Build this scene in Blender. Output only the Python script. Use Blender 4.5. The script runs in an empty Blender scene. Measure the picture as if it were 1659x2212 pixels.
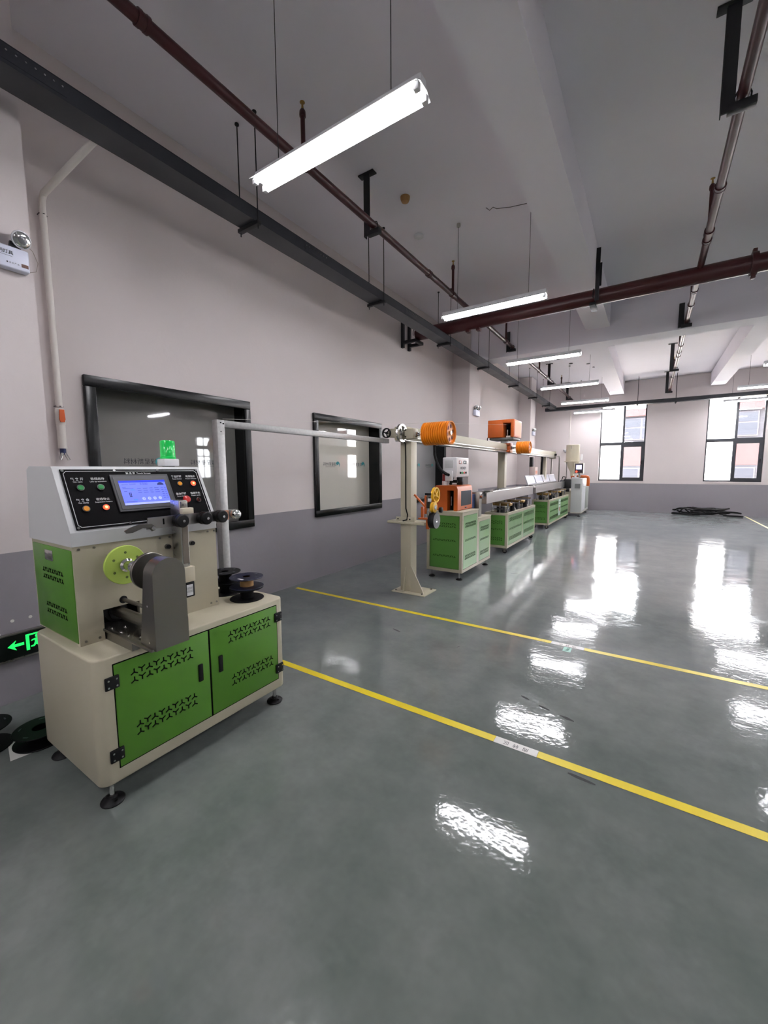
import bpy, bmesh, math, random
from mathutils import Vector, Matrix
random.seed(7)
sc = bpy.context.scene
COL = sc.collection

# ---------------------------------------------------------------- camera
YAW, PITCH, ROLL, FPX = -0.578745, -0.1034075, -0.00516577, 876.2
CAMZ = 1.45
fw = Vector((math.sin(YAW) * math.cos(PITCH), math.cos(YAW) * math.cos(PITCH), math.sin(PITCH)))
rt = fw.cross(Vector((0, 0, 1))).normalized()
upv = rt.cross(fw)
cr, sr = math.cos(ROLL), math.sin(ROLL)
rt2, up2 = cr * rt + sr * upv, -sr * rt + cr * upv
cam_d = bpy.data.cameras.new('camera')
cam = bpy.data.objects.new('camera', cam_d)
COL.objects.link(cam)
cam.matrix_world = Matrix(((rt2.x, up2.x, -fw.x, 0), (rt2.y, up2.y, -fw.y, 0), (rt2.z, up2.z, -fw.z, CAMZ), (0, 0, 0, 1)))
cam_d.sensor_fit = 'HORIZONTAL'
cam_d.sensor_width = 36.0
cam_d.lens = FPX / 1659.0 * 36.0
cam_d.clip_start = 0.02
sc.camera = cam

# ---------------------------------------------------------------- world, exposure
SKY_STRENGTH = 11.0
TUBE_STRENGTH = 34.0
EXPOSURE = 1.27
w = bpy.data.worlds.new('sky')
sc.world = w
w.use_nodes = True
bgn = w.node_tree.nodes['Background']
bgn.inputs[0].default_value = (0.93, 0.96, 1.0, 1)
bgn.inputs[1].default_value = SKY_STRENGTH
sun_d = bpy.data.lights.new('sun', 'SUN')
sun_d.energy = 25.0
sun_d.angle = 0.01
sun_d.color = (1.0, 0.9, 0.8)
sun = bpy.data.objects.new('sun', sun_d)
COL.objects.link(sun)
sun.rotation_euler = Vector((0.50, 0.16, -0.85)).to_track_quat('-Z', 'Y').to_euler()
sc.view_settings.view_transform = 'Standard'
sc.view_settings.look = 'None'
sc.view_settings.gamma = 1.0
sc.view_settings.exposure = EXPOSURE
sc.view_settings.use_curve_mapping = False
sc.cycles.max_bounces = 7
sc.cycles.diffuse_bounces = 4
sc.cycles.glossy_bounces = 3
sc.cycles.caustics_reflective = False
sc.cycles.caustics_refractive = False
sc.cycles.blur_glossy = 0.5
sc.cycles.adaptive_threshold = 0.05
sc.cycles.use_light_tree = False

# ---------------------------------------------------------------- room constants
XW, YB, ZC = -3.69, 16.16, 4.37          # left wall, back wall, ceiling
XR, YF = 14.0, -5.0                       # right wall, wall behind the camera
DADO = 0.95


# ---------------------------------------------------------------- materials
def lin(c):
    if isinstance(c, str):
        c = tuple(int(c[i:i + 2], 16) / 255 for i in (0, 2, 4))
    return tuple((v / 12.92 if v <= 0.04045 else ((v + 0.055) / 1.055) ** 2.4) for v in c) + (1,)


MATS = {}


def mat(name, col, rough=0.5, metal=0.0, spec=0.5, coat=0.0, noise=0.0, nscale=8.0, bump=0.0, bscale=60.0, emit=None, estr=0.0, crough=0.03):
    if name in MATS:
        return MATS[name]
    m = bpy.data.materials.new(name)
    m.use_nodes = True
    nt = m.node_tree
    b = nt.nodes['Principled BSDF']
    c = lin(col)
    b.inputs['Base Color'].default_value = c
    b.inputs['Roughness'].default_value = rough
    b.inputs['Metallic'].default_value = metal
    b.inputs['Specular IOR Level'].default_value = spec
    b.inputs['Coat Weight'].default_value = coat
    b.inputs['Coat Roughness'].default_value = crough
    if emit:
        b.inputs['Emission Color'].default_value = lin(emit)
        b.inputs['Emission Strength'].default_value = estr
    tc = None
    if noise or bump:
        tc = nt.nodes.new('ShaderNodeTexCoord')
    if noise:
        n = nt.nodes.new('ShaderNodeTexNoise')
        n.inputs['Scale'].default_value = nscale
        n.inputs['Detail'].default_value = 2
        nt.links.new(tc.outputs['Object'], n.inputs['Vector'])
        mp = nt.nodes.new('ShaderNodeMapRange')
        mp.inputs['To Min'].default_value = 1 - noise
        mp.inputs['To Max'].default_value = 1 + noise
        nt.links.new(n.outputs['Fac'], mp.inputs['Value'])
        mx = nt.nodes.new('ShaderNodeVectorMath')
        mx.operation = 'SCALE'
        mx.inputs[0].default_value = c[:3]
        nt.links.new(mp.outputs['Result'], mx.inputs['Scale'])
        nt.links.new(mx.outputs[0], b.inputs['Base Color'])
        mr = nt.nodes.new('ShaderNodeMapRange')
        mr.inputs['To Min'].default_value = max(0, rough - 0.12)
        mr.inputs['To Max'].default_value = min(1, rough + 0.12)
        nt.links.new(n.outputs['Fac'], mr.inputs['Value'])
        nt.links.new(mr.outputs['Result'], b.inputs['Roughness'])
    if bump:
        n2 = nt.nodes.new('ShaderNodeTexNoise')
        n2.inputs['Scale'].default_value = bscale
        n2.inputs['Detail'].default_value = 3
        nt.links.new(tc.outputs['Object'], n2.inputs['Vector'])
        bm_ = nt.nodes.new('ShaderNodeBump')
        bm_.inputs['Strength'].default_value = bump
        bm_.inputs['Distance'].default_value = 0.01
        nt.links.new(n2.outputs['Fac'], bm_.inputs['Height'])
        nt.links.new(bm_.outputs['Normal'], b.inputs['Normal'])
    MATS[name] = m
    return m


def wall_mat():
    m = bpy.data.materials.new('wall_paint')
    m.use_nodes = True
    nt = m.node_tree
    b = nt.nodes['Principled BSDF']
    g = nt.nodes.new('ShaderNodeNewGeometry')
    sx = nt.nodes.new('ShaderNodeSeparateXYZ')
    nt.links.new(g.outputs['Position'], sx.inputs[0])
    gt = nt.nodes.new('ShaderNodeMath')
    gt.operation = 'GREATER_THAN'
    gt.inputs[1].default_value = DADO
    nt.links.new(sx.outputs['Z'], gt.inputs[0])
    n = nt.nodes.new('ShaderNodeTexNoise')
    n.inputs['Scale'].default_value = 1.3
    n.inputs['Detail'].default_value = 4
    nt.links.new(g.outputs['Position'], n.inputs['Vector'])
    mp = nt.nodes.new('ShaderNodeMapRange')
    mp.inputs['To Min'].default_value = 0.94
    mp.inputs['To Max'].default_value = 1.04
    nt.links.new(n.outputs['Fac'], mp.inputs['Value'])
    mix = nt.nodes.new('ShaderNodeMix')
    mix.data_type = 'RGBA'
    mix.inputs['A'].default_value = lin('918d93')
    mix.inputs['B'].default_value = lin('dad1d0')
    nt.links.new(gt.outputs[0], mix.inputs['Factor'])
    sc_ = nt.nodes.new('ShaderNodeVectorMath')
    sc_.operation = 'SCALE'
    nt.links.new(mix.outputs['Result'], sc_.inputs[0])
    nt.links.new(mp.outputs['Result'], sc_.inputs['Scale'])
    nt.links.new(sc_.outputs[0], b.inputs['Base Color'])
    b.inputs['Roughness'].default_value = 0.75
    b.inputs['Specular IOR Level'].default_value = 0.25
    n2 = nt.nodes.new('ShaderNodeTexNoise')
    n2.inputs['Scale'].default_value = 30
    nt.links.new(g.outputs['Position'], n2.inputs['Vector'])
    bu = nt.nodes.new('ShaderNodeBump')
    bu.inputs['Strength'].default_value = 0.06
    bu.inputs['Distance'].default_value = 0.02
    nt.links.new(n2.outputs['Fac'], bu.inputs['Height'])
    nt.links.new(bu.outputs['Normal'], b.inputs['Normal'])
    return m


def floor_mat():
    m = bpy.data.materials.new('epoxy_floor')
    m.use_nodes = True
    nt = m.node_tree
    b = nt.nodes['Principled BSDF']
    g = nt.nodes.new('ShaderNodeNewGeometry')

    def noise(scale, detail=5, rough=0.55, vec=None):
        n = nt.nodes.new('ShaderNodeTexNoise')
        n.inputs['Scale'].default_value = scale
        n.inputs['Detail'].default_value = detail
        n.inputs['Roughness'].default_value = rough
        nt.links.new(vec or g.outputs['Position'], n.inputs['Vector'])
        return n.outputs['Fac']

    def ramp(src, a, bb, lo, hi):
        r = nt.nodes.new('ShaderNodeMapRange')
        r.inputs['From Min'].default_value = a
        r.inputs['From Max'].default_value = bb
        r.inputs['To Min'].default_value = lo
        r.inputs['To Max'].default_value = hi
        nt.links.new(src, r.inputs['Value'])
        return r.outputs['Result']

    def math_(op, a, bb):
        r = nt.nodes.new('ShaderNodeMath')
        r.operation = op
        for i, v in enumerate((a, bb)):
            if isinstance(v, (int, float)):
                r.inputs[i].default_value = v
            else:
                nt.links.new(v, r.inputs[i])
        return r.outputs[0]

    big = noise(0.5, 2)
    mid = noise(2.6, 4, 0.7)
    dust = ramp(noise(1.1, 6, 0.75), 0.52, 0.75, 0, 1)
    cr_ = nt.nodes.new('ShaderNodeMix')
    cr_.data_type = 'RGBA'
    cr_.inputs['A'].default_value = lin('59615c')
    cr_.inputs['B'].default_value = lin('707570')
    nt.links.new(ramp(mid, 0.3, 0.7, 0, 1), cr_.inputs['Factor'])
    c2 = nt.nodes.new('ShaderNodeMix')
    c2.data_type = 'RGBA'
    c2.inputs['B'].default_value = lin('929392')
    nt.links.new(cr_.outputs['Result'], c2.inputs['A'])
    nt.links.new(math_('MULTIPLY', dust, 0.28), c2.inputs['Factor'])
    nt.links.new(c2.outputs['Result'], b.inputs['Base Color'])
    # gloss: clear lacquer with smeary patches
    ro = math_('ADD', ramp(big, 0.3, 0.7, 0.06, 0.11), math_('MULTIPLY', dust, 0.15))
    nt.links.new(ro, b.inputs['Roughness'])
    b.inputs['Specular IOR Level'].default_value = 0.36
    b.inputs['Sheen Weight'].default_value = 0.22
    b.inputs['Sheen Roughness'].default_value = 0.45
    b.inputs['Sheen Tint'].default_value = (0.85, 0.9, 1.0, 1)
    # trowel ripples
    wv = noise(3.2, 1, 0.5)
    rip = noise(15.0, 2, 0.6)
    fine = noise(42.0, 1, 0.5)
    h = math_('ADD', math_('MULTIPLY', wv, 0.7), math_('ADD', math_('MULTIPLY', rip, 0.17), math_('MULTIPLY', fine, 0.085)))
    bu = nt.nodes.new('ShaderNodeBump')
    bu.inputs['Strength'].default_value = 0.30
    bu.inputs['Distance'].default_value = 0.012
    nt.links.new(h, bu.inputs['Height'])
    nt.links.new(bu.outputs['Normal'], b.inputs['Normal'])
    return m


def glass_mat(name, tint=(1, 1, 1), extra=0.0):
    m = bpy.data.materials.new(name)
    m.use_nodes = True
    nt = m.node_tree
    for n in list(nt.nodes):
        nt.nodes.remove(n)
    o = nt.nodes.new('ShaderNodeOutputMaterial')
    t = nt.nodes.new('ShaderNodeBsdfTransparent')
    t.inputs[0].default_value = (*tint, 1)
    g = nt.nodes.new('ShaderNodeBsdfGlossy')
    g.inputs['Roughness'].default_value = 0.02
    f = nt.nodes.new('ShaderNodeFresnel')
    f.inputs['IOR'].default_value = 1.5
    a = nt.nodes.new('ShaderNodeMath')
    a.operation = 'ADD'
    a.inputs[1].default_value = extra
    nt.links.new(f.outputs[0], a.inputs[0])
    mx = nt.nodes.new('ShaderNodeMixShader')
    nt.links.new(a.outputs[0], mx.inputs[0])
    nt.links.new(t.outputs[0], mx.inputs[1])
    nt.links.new(g.outputs[0], mx.inputs[2])
    nt.links.new(mx.outputs[0], o.inputs[0])
    return m


def film_mat():
    m = bpy.data.materials.new('white_window_film')
    m.use_nodes = True
    nt = m.node_tree
    for n in list(nt.nodes):
        nt.nodes.remove(n)
    o = nt.nodes.new('ShaderNodeOutputMaterial')
    t = nt.nodes.new('ShaderNodeBsdfTranslucent')
    t.inputs[0].default_value = (0.92, 0.93, 0.95, 1)
    d = nt.nodes.new('ShaderNodeBsdfTransparent')
    d.inputs[0].default_value = (0.95, 0.96, 0.98, 1)
    mx = nt.nodes.new('ShaderNodeMixShader')
    mx.inputs[0].default_value = 0.25
    nt.links.new(t.outputs[0], mx.inputs[1])
    nt.links.new(d.outputs[0], mx.inputs[2])
    nt.links.new(mx.outputs[0], o.inputs[0])
    return m


WALL = wall_mat()
FLOOR = floor_mat()
GLASS = glass_mat('clear_glass')
FILM = film_mat()
CEIL = mat('ceiling_paint', 'f3eff7', 0.8, spec=0.2, noise=0.03, nscale=1.2)
CREAM = mat('cream_paint', 'b9b29c', 0.38, noise=0.02, nscale=5)
GREEN = mat('green_paint', '528628', 0.36, noise=0.02, nscale=6)
GLOSSG = mat('gloss_green_paint', '528c34', 0.4, coat=0.7, crough=0.3, noise=0.02, nscale=6)
HOODG = mat('grey_enamel', 'cdcecf', 0.4, noise=0.02, nscale=6)
BLACK = mat('black_plastic', '0c0c0e', 0.45, spec=0.35)
DARK = mat('dark_hole', '0a0a0a', 0.8, spec=0.1)  # near-black stands in for the shade inside slots, holes and openings
PANELB = mat('panel_black', '060507', 0.5, spec=0.08)
STEEL = mat('brushed_steel', '8e8b85', 0.33, metal=1, noise=0.02, nscale=3)
CHROME = mat('bright_steel', 'd8d8d6', 0.14, metal=1)
ALU = mat('aluminium', 'c4c3c0', 0.3, metal=1, noise=0.05, nscale=20)
GALV = mat('galvanised_steel', 'aeaead', 0.4, metal=0.85, noise=0.22, nscale=45)
ORANGE = mat('orange_enamel', 'bf5a1a', 0.36)
ORANGE2 = mat('orange_plastic', 'f08c16', 0.38)
YELLOW = mat('yellow_plastic', 'f2bb1c', 0.38)
LIME = mat('lime_nylon', 'b5cf5c', 0.5)
RUBBER = mat('black_rubber', '0d0d0f', 0.5, spec=0.3)
WHITE = mat('white_plastic', 'e3e3e6', 0.4)
PRINTW = mat('white_print', 'd6d6d6', 0.6)
PRINTB = mat('black_print', '22242c', 0.6)
REDP = mat('maroon_pipe_paint', '461a1c', 0.35, noise=0.06, nscale=10)
FRAMEB = mat('black_window_frame', '0d0f10', 0.27, spec=0.4)
TRAYM = mat('charcoal_tray', '303238', 0.42, noise=0.06, nscale=4)
HANGM = mat('black_bracket', '1b1a1e', 0.5)
PVC = mat('white_pvc', 'e2dcd6', 0.4)
SPOOLK = mat('black_spool', '0b0b0d', 0.45, spec=0.12)
SPOOLB = mat('navy_spool', '12162e', 0.4, spec=0.35)
KRAFT = mat('kraft_core', 'a8804f', 0.7)
BLUE = mat('blue_enamel', '243a6b', 0.4)
BRASS = mat('brass', 'b5935a', 0.35, metal=1)
TAPE = mat('yellow_tape', 'e3cb22', 0.35, noise=0.05, nscale=3)
TAPEW = mat('white_tape', 'e6e4df', 0.35)
LBEIGE = mat('beige_plastic', 'd8cfb8', 0.45)
WINDF = mat('dark_window_frame', '2b2d33', 0.4)
DARKG = mat('charcoal_bezel', '3f3f42', 0.45)
REDB = mat('red_button', 'b81414', 0.35)
GRNB = mat('green_button', '14803a', 0.35)
AMBB = mat('amber_button', 'cf8612', 0.35)
FROSTS = [mat('grey_window_film', '83827e', 0.03, spec=0.7, coat=0.6), mat('backlit_tone_film', 'd6d3c8', 0.03, spec=0.7, coat=0.6), mat('cool_window_film', '9a9a9c', 0.03, spec=0.7, coat=0.6)]  # second film paler: light of the room behind put into its colour


# ---------------------------------------------------------------- mesh builder
def V(*a):
    return Vector(a[0]) if len(a) == 1 else Vector(a)


class MB:
    def __init__(s):
        s.v = []
        s.f = []

    def add(s, vs, fs):
        o = len(s.v)
        s.v += [tuple(x) for x in vs]
        s.f += [tuple(i + o for i in f) for f in fs]
        return s

    def box(s, x0, x1, y0, y1, z0, z1, bev=0.0, seg=2, only=None):
        x0, x1 = min(x0, x1), max(x0, x1)
        y0, y1 = min(y0, y1), max(y0, y1)
        z0, z1 = min(z0, z1), max(z0, z1)
        if not bev:
            vs = [(x, y, z) for x in (x0, x1) for y in (y0, y1) for z in (z0, z1)]
            return s.add(vs, [(0, 1, 3, 2), (4, 6, 7, 5), (0, 4, 5, 1), (2, 3, 7, 6), (0, 2, 6, 4), (1, 5, 7, 3)])
        bm = bmesh.new()
        bmesh.ops.create_cube(bm, size=1)
        for v in bm.verts:
            v.co = ((v.co.x + .5) * (x1 - x0) + x0, (v.co.y + .5) * (y1 - y0) + y0, (v.co.z + .5) * (z1 - z0) + z0)
        es = bm.edges[:]
        if only:
            es = [e for e in es if only((e.verts[0].co + e.verts[1].co) / 2, (e.verts[1].co - e.verts[0].co).normalized())]
        bmesh.ops.bevel(bm, geom=es, offset=bev, segments=seg, profile=.5, affect='EDGES')
        return s.bm(bm)

    def bm(s, bm):
        bm.verts.index_update()
        s.add([v.co.copy() for v in bm.verts], [[v.index for v in f.verts] for f in bm.faces])
        bm.free()
        return s

    def cyl(s, p0, p1, r, r1=None, n=16, caps=True):
        p0, p1 = V(p0), V(p1)
        r1 = r if r1 is None else r1
        d = (p1 - p0).normalized()
        a = d.orthogonal().normalized()
        b = d.cross(a)
        vs = []
        for p, rr in ((p0, r), (p1, r1)):
            for i in range(n):
                t = 2 * math.pi * i / n
                vs.append(p + (a * math.cos(t) + b * math.sin(t)) * rr)
        fs = [(i, (i + 1) % n, n + (i + 1) % n, n + i) for i in range(n)]
        if caps:
            fs += [tuple(range(n))[::-1], tuple(range(n, 2 * n))]
        return s.add(vs, fs)

    def lathe(s, prof, o, axis, n=24, caps=True):
        """prof: list of (radius, distance along axis)"""
        o = V(o)
        d = V(axis).normalized()
        a = d.orthogonal().normalized()
        b = d.cross(a)
        vs = []
        for r, h in prof:
            for i in range(n):
                t = 2 * math.pi * i / n
                vs.append(o + d * h + (a * math.cos(t) + b * math.sin(t)) * r)
        fs = []
        for k in range(len(prof) - 1):
            for i in range(n):
                j = (i + 1) % n
                fs.append((k * n + i, k * n + j, (k + 1) * n + j, (k + 1) * n + i))
        if caps:
            fs += [tuple(range(n))[::-1], tuple(range((len(prof) - 1) * n, len(prof) * n))]
        return s.add(vs, fs)

    def tube(s, pts, r, n=8, closed=False):
        pts = [V(p) for p in pts]
        m = len(pts)
        vs = []
        prev = None
        for k, p in enumerate(pts):
            if closed:
                d = (pts[(k + 1) % m] - pts[k - 1]).normalized()
            else:
                d = (pts[min(k + 1, m - 1)] - pts[max(k - 1, 0)]).normalized()
            if prev is None:
                a = d.orthogonal().normalized()
            else:
                a = (prev - d * prev.dot(d)).normalized()
            prev = a
            b = d.cross(a)
            for i in range(n):
                t = 2 * math.pi * i / n
                vs.append(p + (a * math.cos(t) + b * math.sin(t)) * r)
        fs = []
        for k in range(m if closed else m - 1):
            for i in range(n):
                j = (i + 1) % n
                k2 = (k + 1) % m
                fs.append((k * n + i, k * n + j, k2 * n + j, k2 * n + i))
        if not closed:
            fs += [tuple(range(n))[::-1], tuple(range((m - 1) * n, m * n))]
        return s.add(vs, fs)

    def slab(s, poly, d):
        """poly: list of 3d points in a plane, extruded by vector d"""
        n = len(poly)
        d = V(d)
        vs = [V(p) for p in poly] + [V(p) + d for p in poly]
        fs = [(i, (i + 1) % n, n + (i + 1) % n, n + i) for i in range(n)]
        fs += [tuple(range(n))[::-1], tuple(range(n, 2 * n))]
        return s.add(vs, fs)

    def prism(s, poly, axis, a0, a1):
        if axis == 'x':
            return s.slab([(a0, p[0], p[1]) for p in poly], (a1 - a0, 0, 0))
        if axis == 'y':
            return s.slab([(p[0], a0, p[1]) for p in poly], (0, a1 - a0, 0))
        return s.slab([(p[0], p[1], a0) for p in poly], (0, 0, a1 - a0))

    def bar(s, p0, p1, w, h, upd=(0, 0, 1)):
        p0, p1 = V(p0), V(p1)
        d = (p1 - p0).normalized()
        u = V(upd)
        if abs(d.dot(u)) > .95:
            u = V(1, 0, 0)
        sd = d.cross(u).normalized()
        u = sd.cross(d)
        q = [p0 + sd * a * w / 2 + u * b * h / 2 for a, b in ((-1, -1), (1, -1), (1, 1), (-1, 1))]
        return s.slab(q, p1 - p0)

    def build(s, name, material, parent=None, smooth=40, loc=None):
        me = bpy.data.meshes.new(name)
        vs = s.v
        if parent is not None:
            org = ORG[parent.name]
        elif loc is not None:
            org = V(loc)
        else:
            xs, ys, zs = zip(*vs)
            org = V((min(xs) + max(xs)) / 2, (min(ys) + max(ys)) / 2, min(zs))
        me.from_pydata([(x - org.x, y - org.y, z - org.z) for x, y, z in vs], [], s.f)
        bm = bmesh.new()
        bm.from_mesh(me)
        bmesh.ops.recalc_face_normals(bm, faces=bm.faces)
        bm.to_mesh(me)
        bm.free()
        if smooth:
            for p in me.polygons:
                p.use_smooth = True
            me.set_sharp_from_angle(angle=math.radians(smooth))
        me.materials.append(material)
        o = bpy.data.objects.new(name, me)
        COL.objects.link(o)
        if parent is not None:
            o.parent = parent
        else:
            o.location = org
        ORG[o.name] = org
        return o


ORG = {}


def tag(o, label=None, cat=None, group=None, kind=None):
    if label:
        o['label'] = label
    if cat:
        o['category'] = cat
    if group:
        o['group'] = group
    if kind:
        o['kind'] = kind
    return o


def thing(name, loc, label, cat, group=None):
    o = bpy.data.objects.new(name, None)
    o.empty_display_size = 0.1
    o.location = loc
    COL.objects.link(o)
    ORG[o.name] = V(loc)
    return tag(o, label, cat, group)


def struct(name, mb, material, smooth=0):
    return tag(mb.build(name, material, smooth=smooth), kind='structure')


def copy_tree(o, delta=None, parent=None):
    c = o.copy()
    COL.objects.link(c)
    if parent is not None:
        c.parent = parent
    elif delta is not None:
        c.location = V(o.location) + V(delta)
    ORG[c.name] = V(c.location) if parent is None else ORG[parent.name]
    for ch in o.children:
        copy_tree(ch, None, c)
    return c


def text(name, body, size, o, u, v, material, parent, align='CENTER', thick=0.0006, bold=0.0):
    """flat lettering on the plane o + u*x + v*y"""
    cu = bpy.data.curves.new(name, 'FONT')
    cu.body = body
    cu.size = size
    cu.align_x = align
    cu.align_y = 'CENTER'
    cu.resolution_u = 2
    cu.offset = bold
    to = bpy.data.objects.new('tmp_text', cu)
    COL.objects.link(to)
    dg = bpy.context.evaluated_depsgraph_get()
    dg.update()
    me = bpy.data.meshes.new_from_object(to.evaluated_get(dg))
    bpy.data.objects.remove(to)
    bpy.data.curves.remove(cu)
    o, u, v = V(o), V(u).normalized(), V(v).normalized()
    n = u.cross(v)
    mb = MB()
    mb.add([o + u * p.co.x + v * p.co.y + n * thick for p in me.vertices], [tuple(p.vertices) for p in me.polygons])
    bpy.data.meshes.remove(me)
    if not mb.v:
        return None
    return mb.build(name, material, parent, smooth=0) if parent is not None else mb.build(name, material, smooth=0)


# ================================================================= ROOM SHELL
f = MB().box(XW - .4, XR + .3, YF - .3, YB + .35, -.12, 0)
struct('floor', f, FLOOR)
c = MB().box(XW - .4, XR + .3, YF - .3, YB + .35, ZC, ZC + .15)
struct('ceiling', c, CEIL)

LW = [(1.42, 2.96), (3.97, 5.54), (6.58, 8.02)]      # left wall openings (y0, y1)
LZ0, LZ1 = .84, 2.18
m = MB()
m.box(XW - .3, XW, YF, YB, 0, LZ0).box(XW - .3, XW, YF, YB, LZ1, ZC)
ys = [YF] + [t for p in LW for t in p] + [YB]
for i in range(0, len(ys), 2):
    m.box(XW - .3, XW, ys[i], ys[i + 1], LZ0, LZ1)
struct('wall_left', m, WALL)

BW = [(-1.53, -.18), (1.40, 2.77), (4.33, 5.70), (7.26, 8.63), (10.2, 11.57)]
BZ0, BZ1 = 1.03, 3.62
m = MB()
m.box(XW - .3, XR, YB, YB + .22, 0, BZ0).box(XW - .3, XR, YB, YB + .22, BZ1, ZC)
xs_ = [XW - .3] + [t for p in BW for t in p] + [XR]
for i in range(0, len(xs_), 2):
    m.box(xs_[i], xs_[i + 1], YB, YB + .22, BZ0, BZ1)
struct('wall_back', m, WALL)

RW = [(13.85, 14.7)]
m = MB()
m.box(XR, XR + .22, YF, YB, 0, BZ0).box(XR, XR + .22, YF, YB, 3.4, ZC)
ys = [YF] + [t for p in RW for t in p] + [YB]
for i in range(0, len(ys), 2):
    m.box(XR, XR + .22, ys[i], ys[i + 1], BZ0, 3.4)
struct('wall_right', m, WALL)
struct('wall_front', MB().box(XW - .3, XR + .22, YF - .22, YF, 0, ZC), WALL)

# pillars and beams
for nm, y0, y1 in (('pillar_1', .36, 1.05), ('pillar_2', 8.39, 9.03), ('pillar_3', 13.67, 14.29)):
    struct(nm, MB().box(XW - .02, -3.3, y0, y1, 0, ZC - .001), WALL)
struct('ceiling_beam_1', MB().box(-1.11, -.73, YF, 8.45, 3.955, ZC - .001), CEIL)
struct('ceiling_beam_2', MB().box(XW, XR, 8.45, 8.86, 3.715, ZC - .001), CEIL)
struct('ceiling_beam_3', MB().box(-1.28, -.86, 8.86, YB, 3.95, ZC - .001), CEIL)
struct('ceiling_beam_4', MB().box(1.41, 1.76, 8.86, YB, 3.96, ZC - .001), CEIL)
struct('ceiling_beam_5', MB().box(3.6, 4.0, YF, 8.45, 3.955, ZC - .001), CEIL)
struct('ceiling_beam_6', MB().box(XW, XR, .36, .76, 3.715, ZC - .002), CEIL)

# left wall office windows: black lined reveals, filmed glass
LOGOS = {0: [(1.945, .235), (2.57, .235)], 1: [(4.567, .235), (5.2, .235)], 2: [(7.1, .235), (7.7, .235)]}
TEAL = mat('teal_print', '2f8f96', 0.5)
for i, (y0, y1) in enumerate(LW):
    t = thing('window_%d' % (i + 1), (XW, (y0 + y1) / 2, LZ0), None, None)
    t['kind'] = 'structure'
    wd = .075
    m = MB()
    fr = .035
    m.box(XW - .002, XW + fr, y0 - .005, y1 + .005, LZ1 - wd, LZ1 + .01, .006)
    m.box(XW - .002, XW + fr, y0 - .005, y1 + .005, LZ0 - .01, LZ0 + wd, .006)
    m.box(XW - .002, XW + fr, y0 - .005, y0 + wd, LZ0 + wd, LZ1 - wd, .006)
    m.box(XW - .002, XW + fr, y1 - wd, y1 + .005, LZ0 + wd, LZ1 - wd, .006)
    m.build('casing', FRAMEB, t)
    m = MB()
    d0 = XW - .2
    m.box(d0, XW - .002, y0 + .002, y0 + .03, LZ0, LZ1).box(d0, XW - .002, y1 - .03, y1 - .002, LZ0, LZ1)
    m.box(d0, XW - .002, y0 + .03, y1 - .03, LZ1 - .03, LZ1 - .002).box(d0, XW - .002, y0 + .03, y1 - .03, LZ0 + .002, LZ0 + .03)
    m.build('reveal_lining', FRAMEB, t)
    p = MB().box(d0 - .008, d0, y0 + .03, y1 - .03, LZ0 + .03, LZ1 - .03).build('pane', FROSTS[i], t, smooth=0)
    for (lc, lwid) in LOGOS[i]:
        z = 1.533
        text('glass_lettering', '绿星新材料', lwid / 4.0, (d0 + .001, lc - .04, z), (0, -1, 0), (0, 0, 1), PRINTB, p)
        MB().box(d0, d0 + .001, lc - .04 - lwid * .42, lc - .04 + lwid * .5, z - .036, z - .033).build('lettering_underline', PRINTB, p, smooth=0)
        cy = lc + lwid * .5 + .02
        m = MB()
        ring = []
        for k in range(15):
            a = math.radians(-60 + k * 20)
            r0 = .034 + .012 * math.sin(k / 14 * math.pi)
            ring.append((r0, a))
        pts = [(d0 + .001, cy + .045 * math.cos(a), z + .045 * math.sin(a)) for r0, a in ring]
        pts += [(d0 + .001, cy + (.045 - .03 * math.sin(k / 14 * math.pi)) * math.cos(a), z + (.045 - .03 * math.sin(k / 14 * math.pi)) * math.sin(a)) for k, (r0, a) in list(enumerate(ring))[::-1]]
        m.slab(pts, (.0008, 0, 0))
        m.cyl((d0, cy - .005, z + .006), (d0 + .0016, cy - .005, z + .006), .016, n=12)
        m.build('glass_emblem', TEAL, p, smooth=0)

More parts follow.
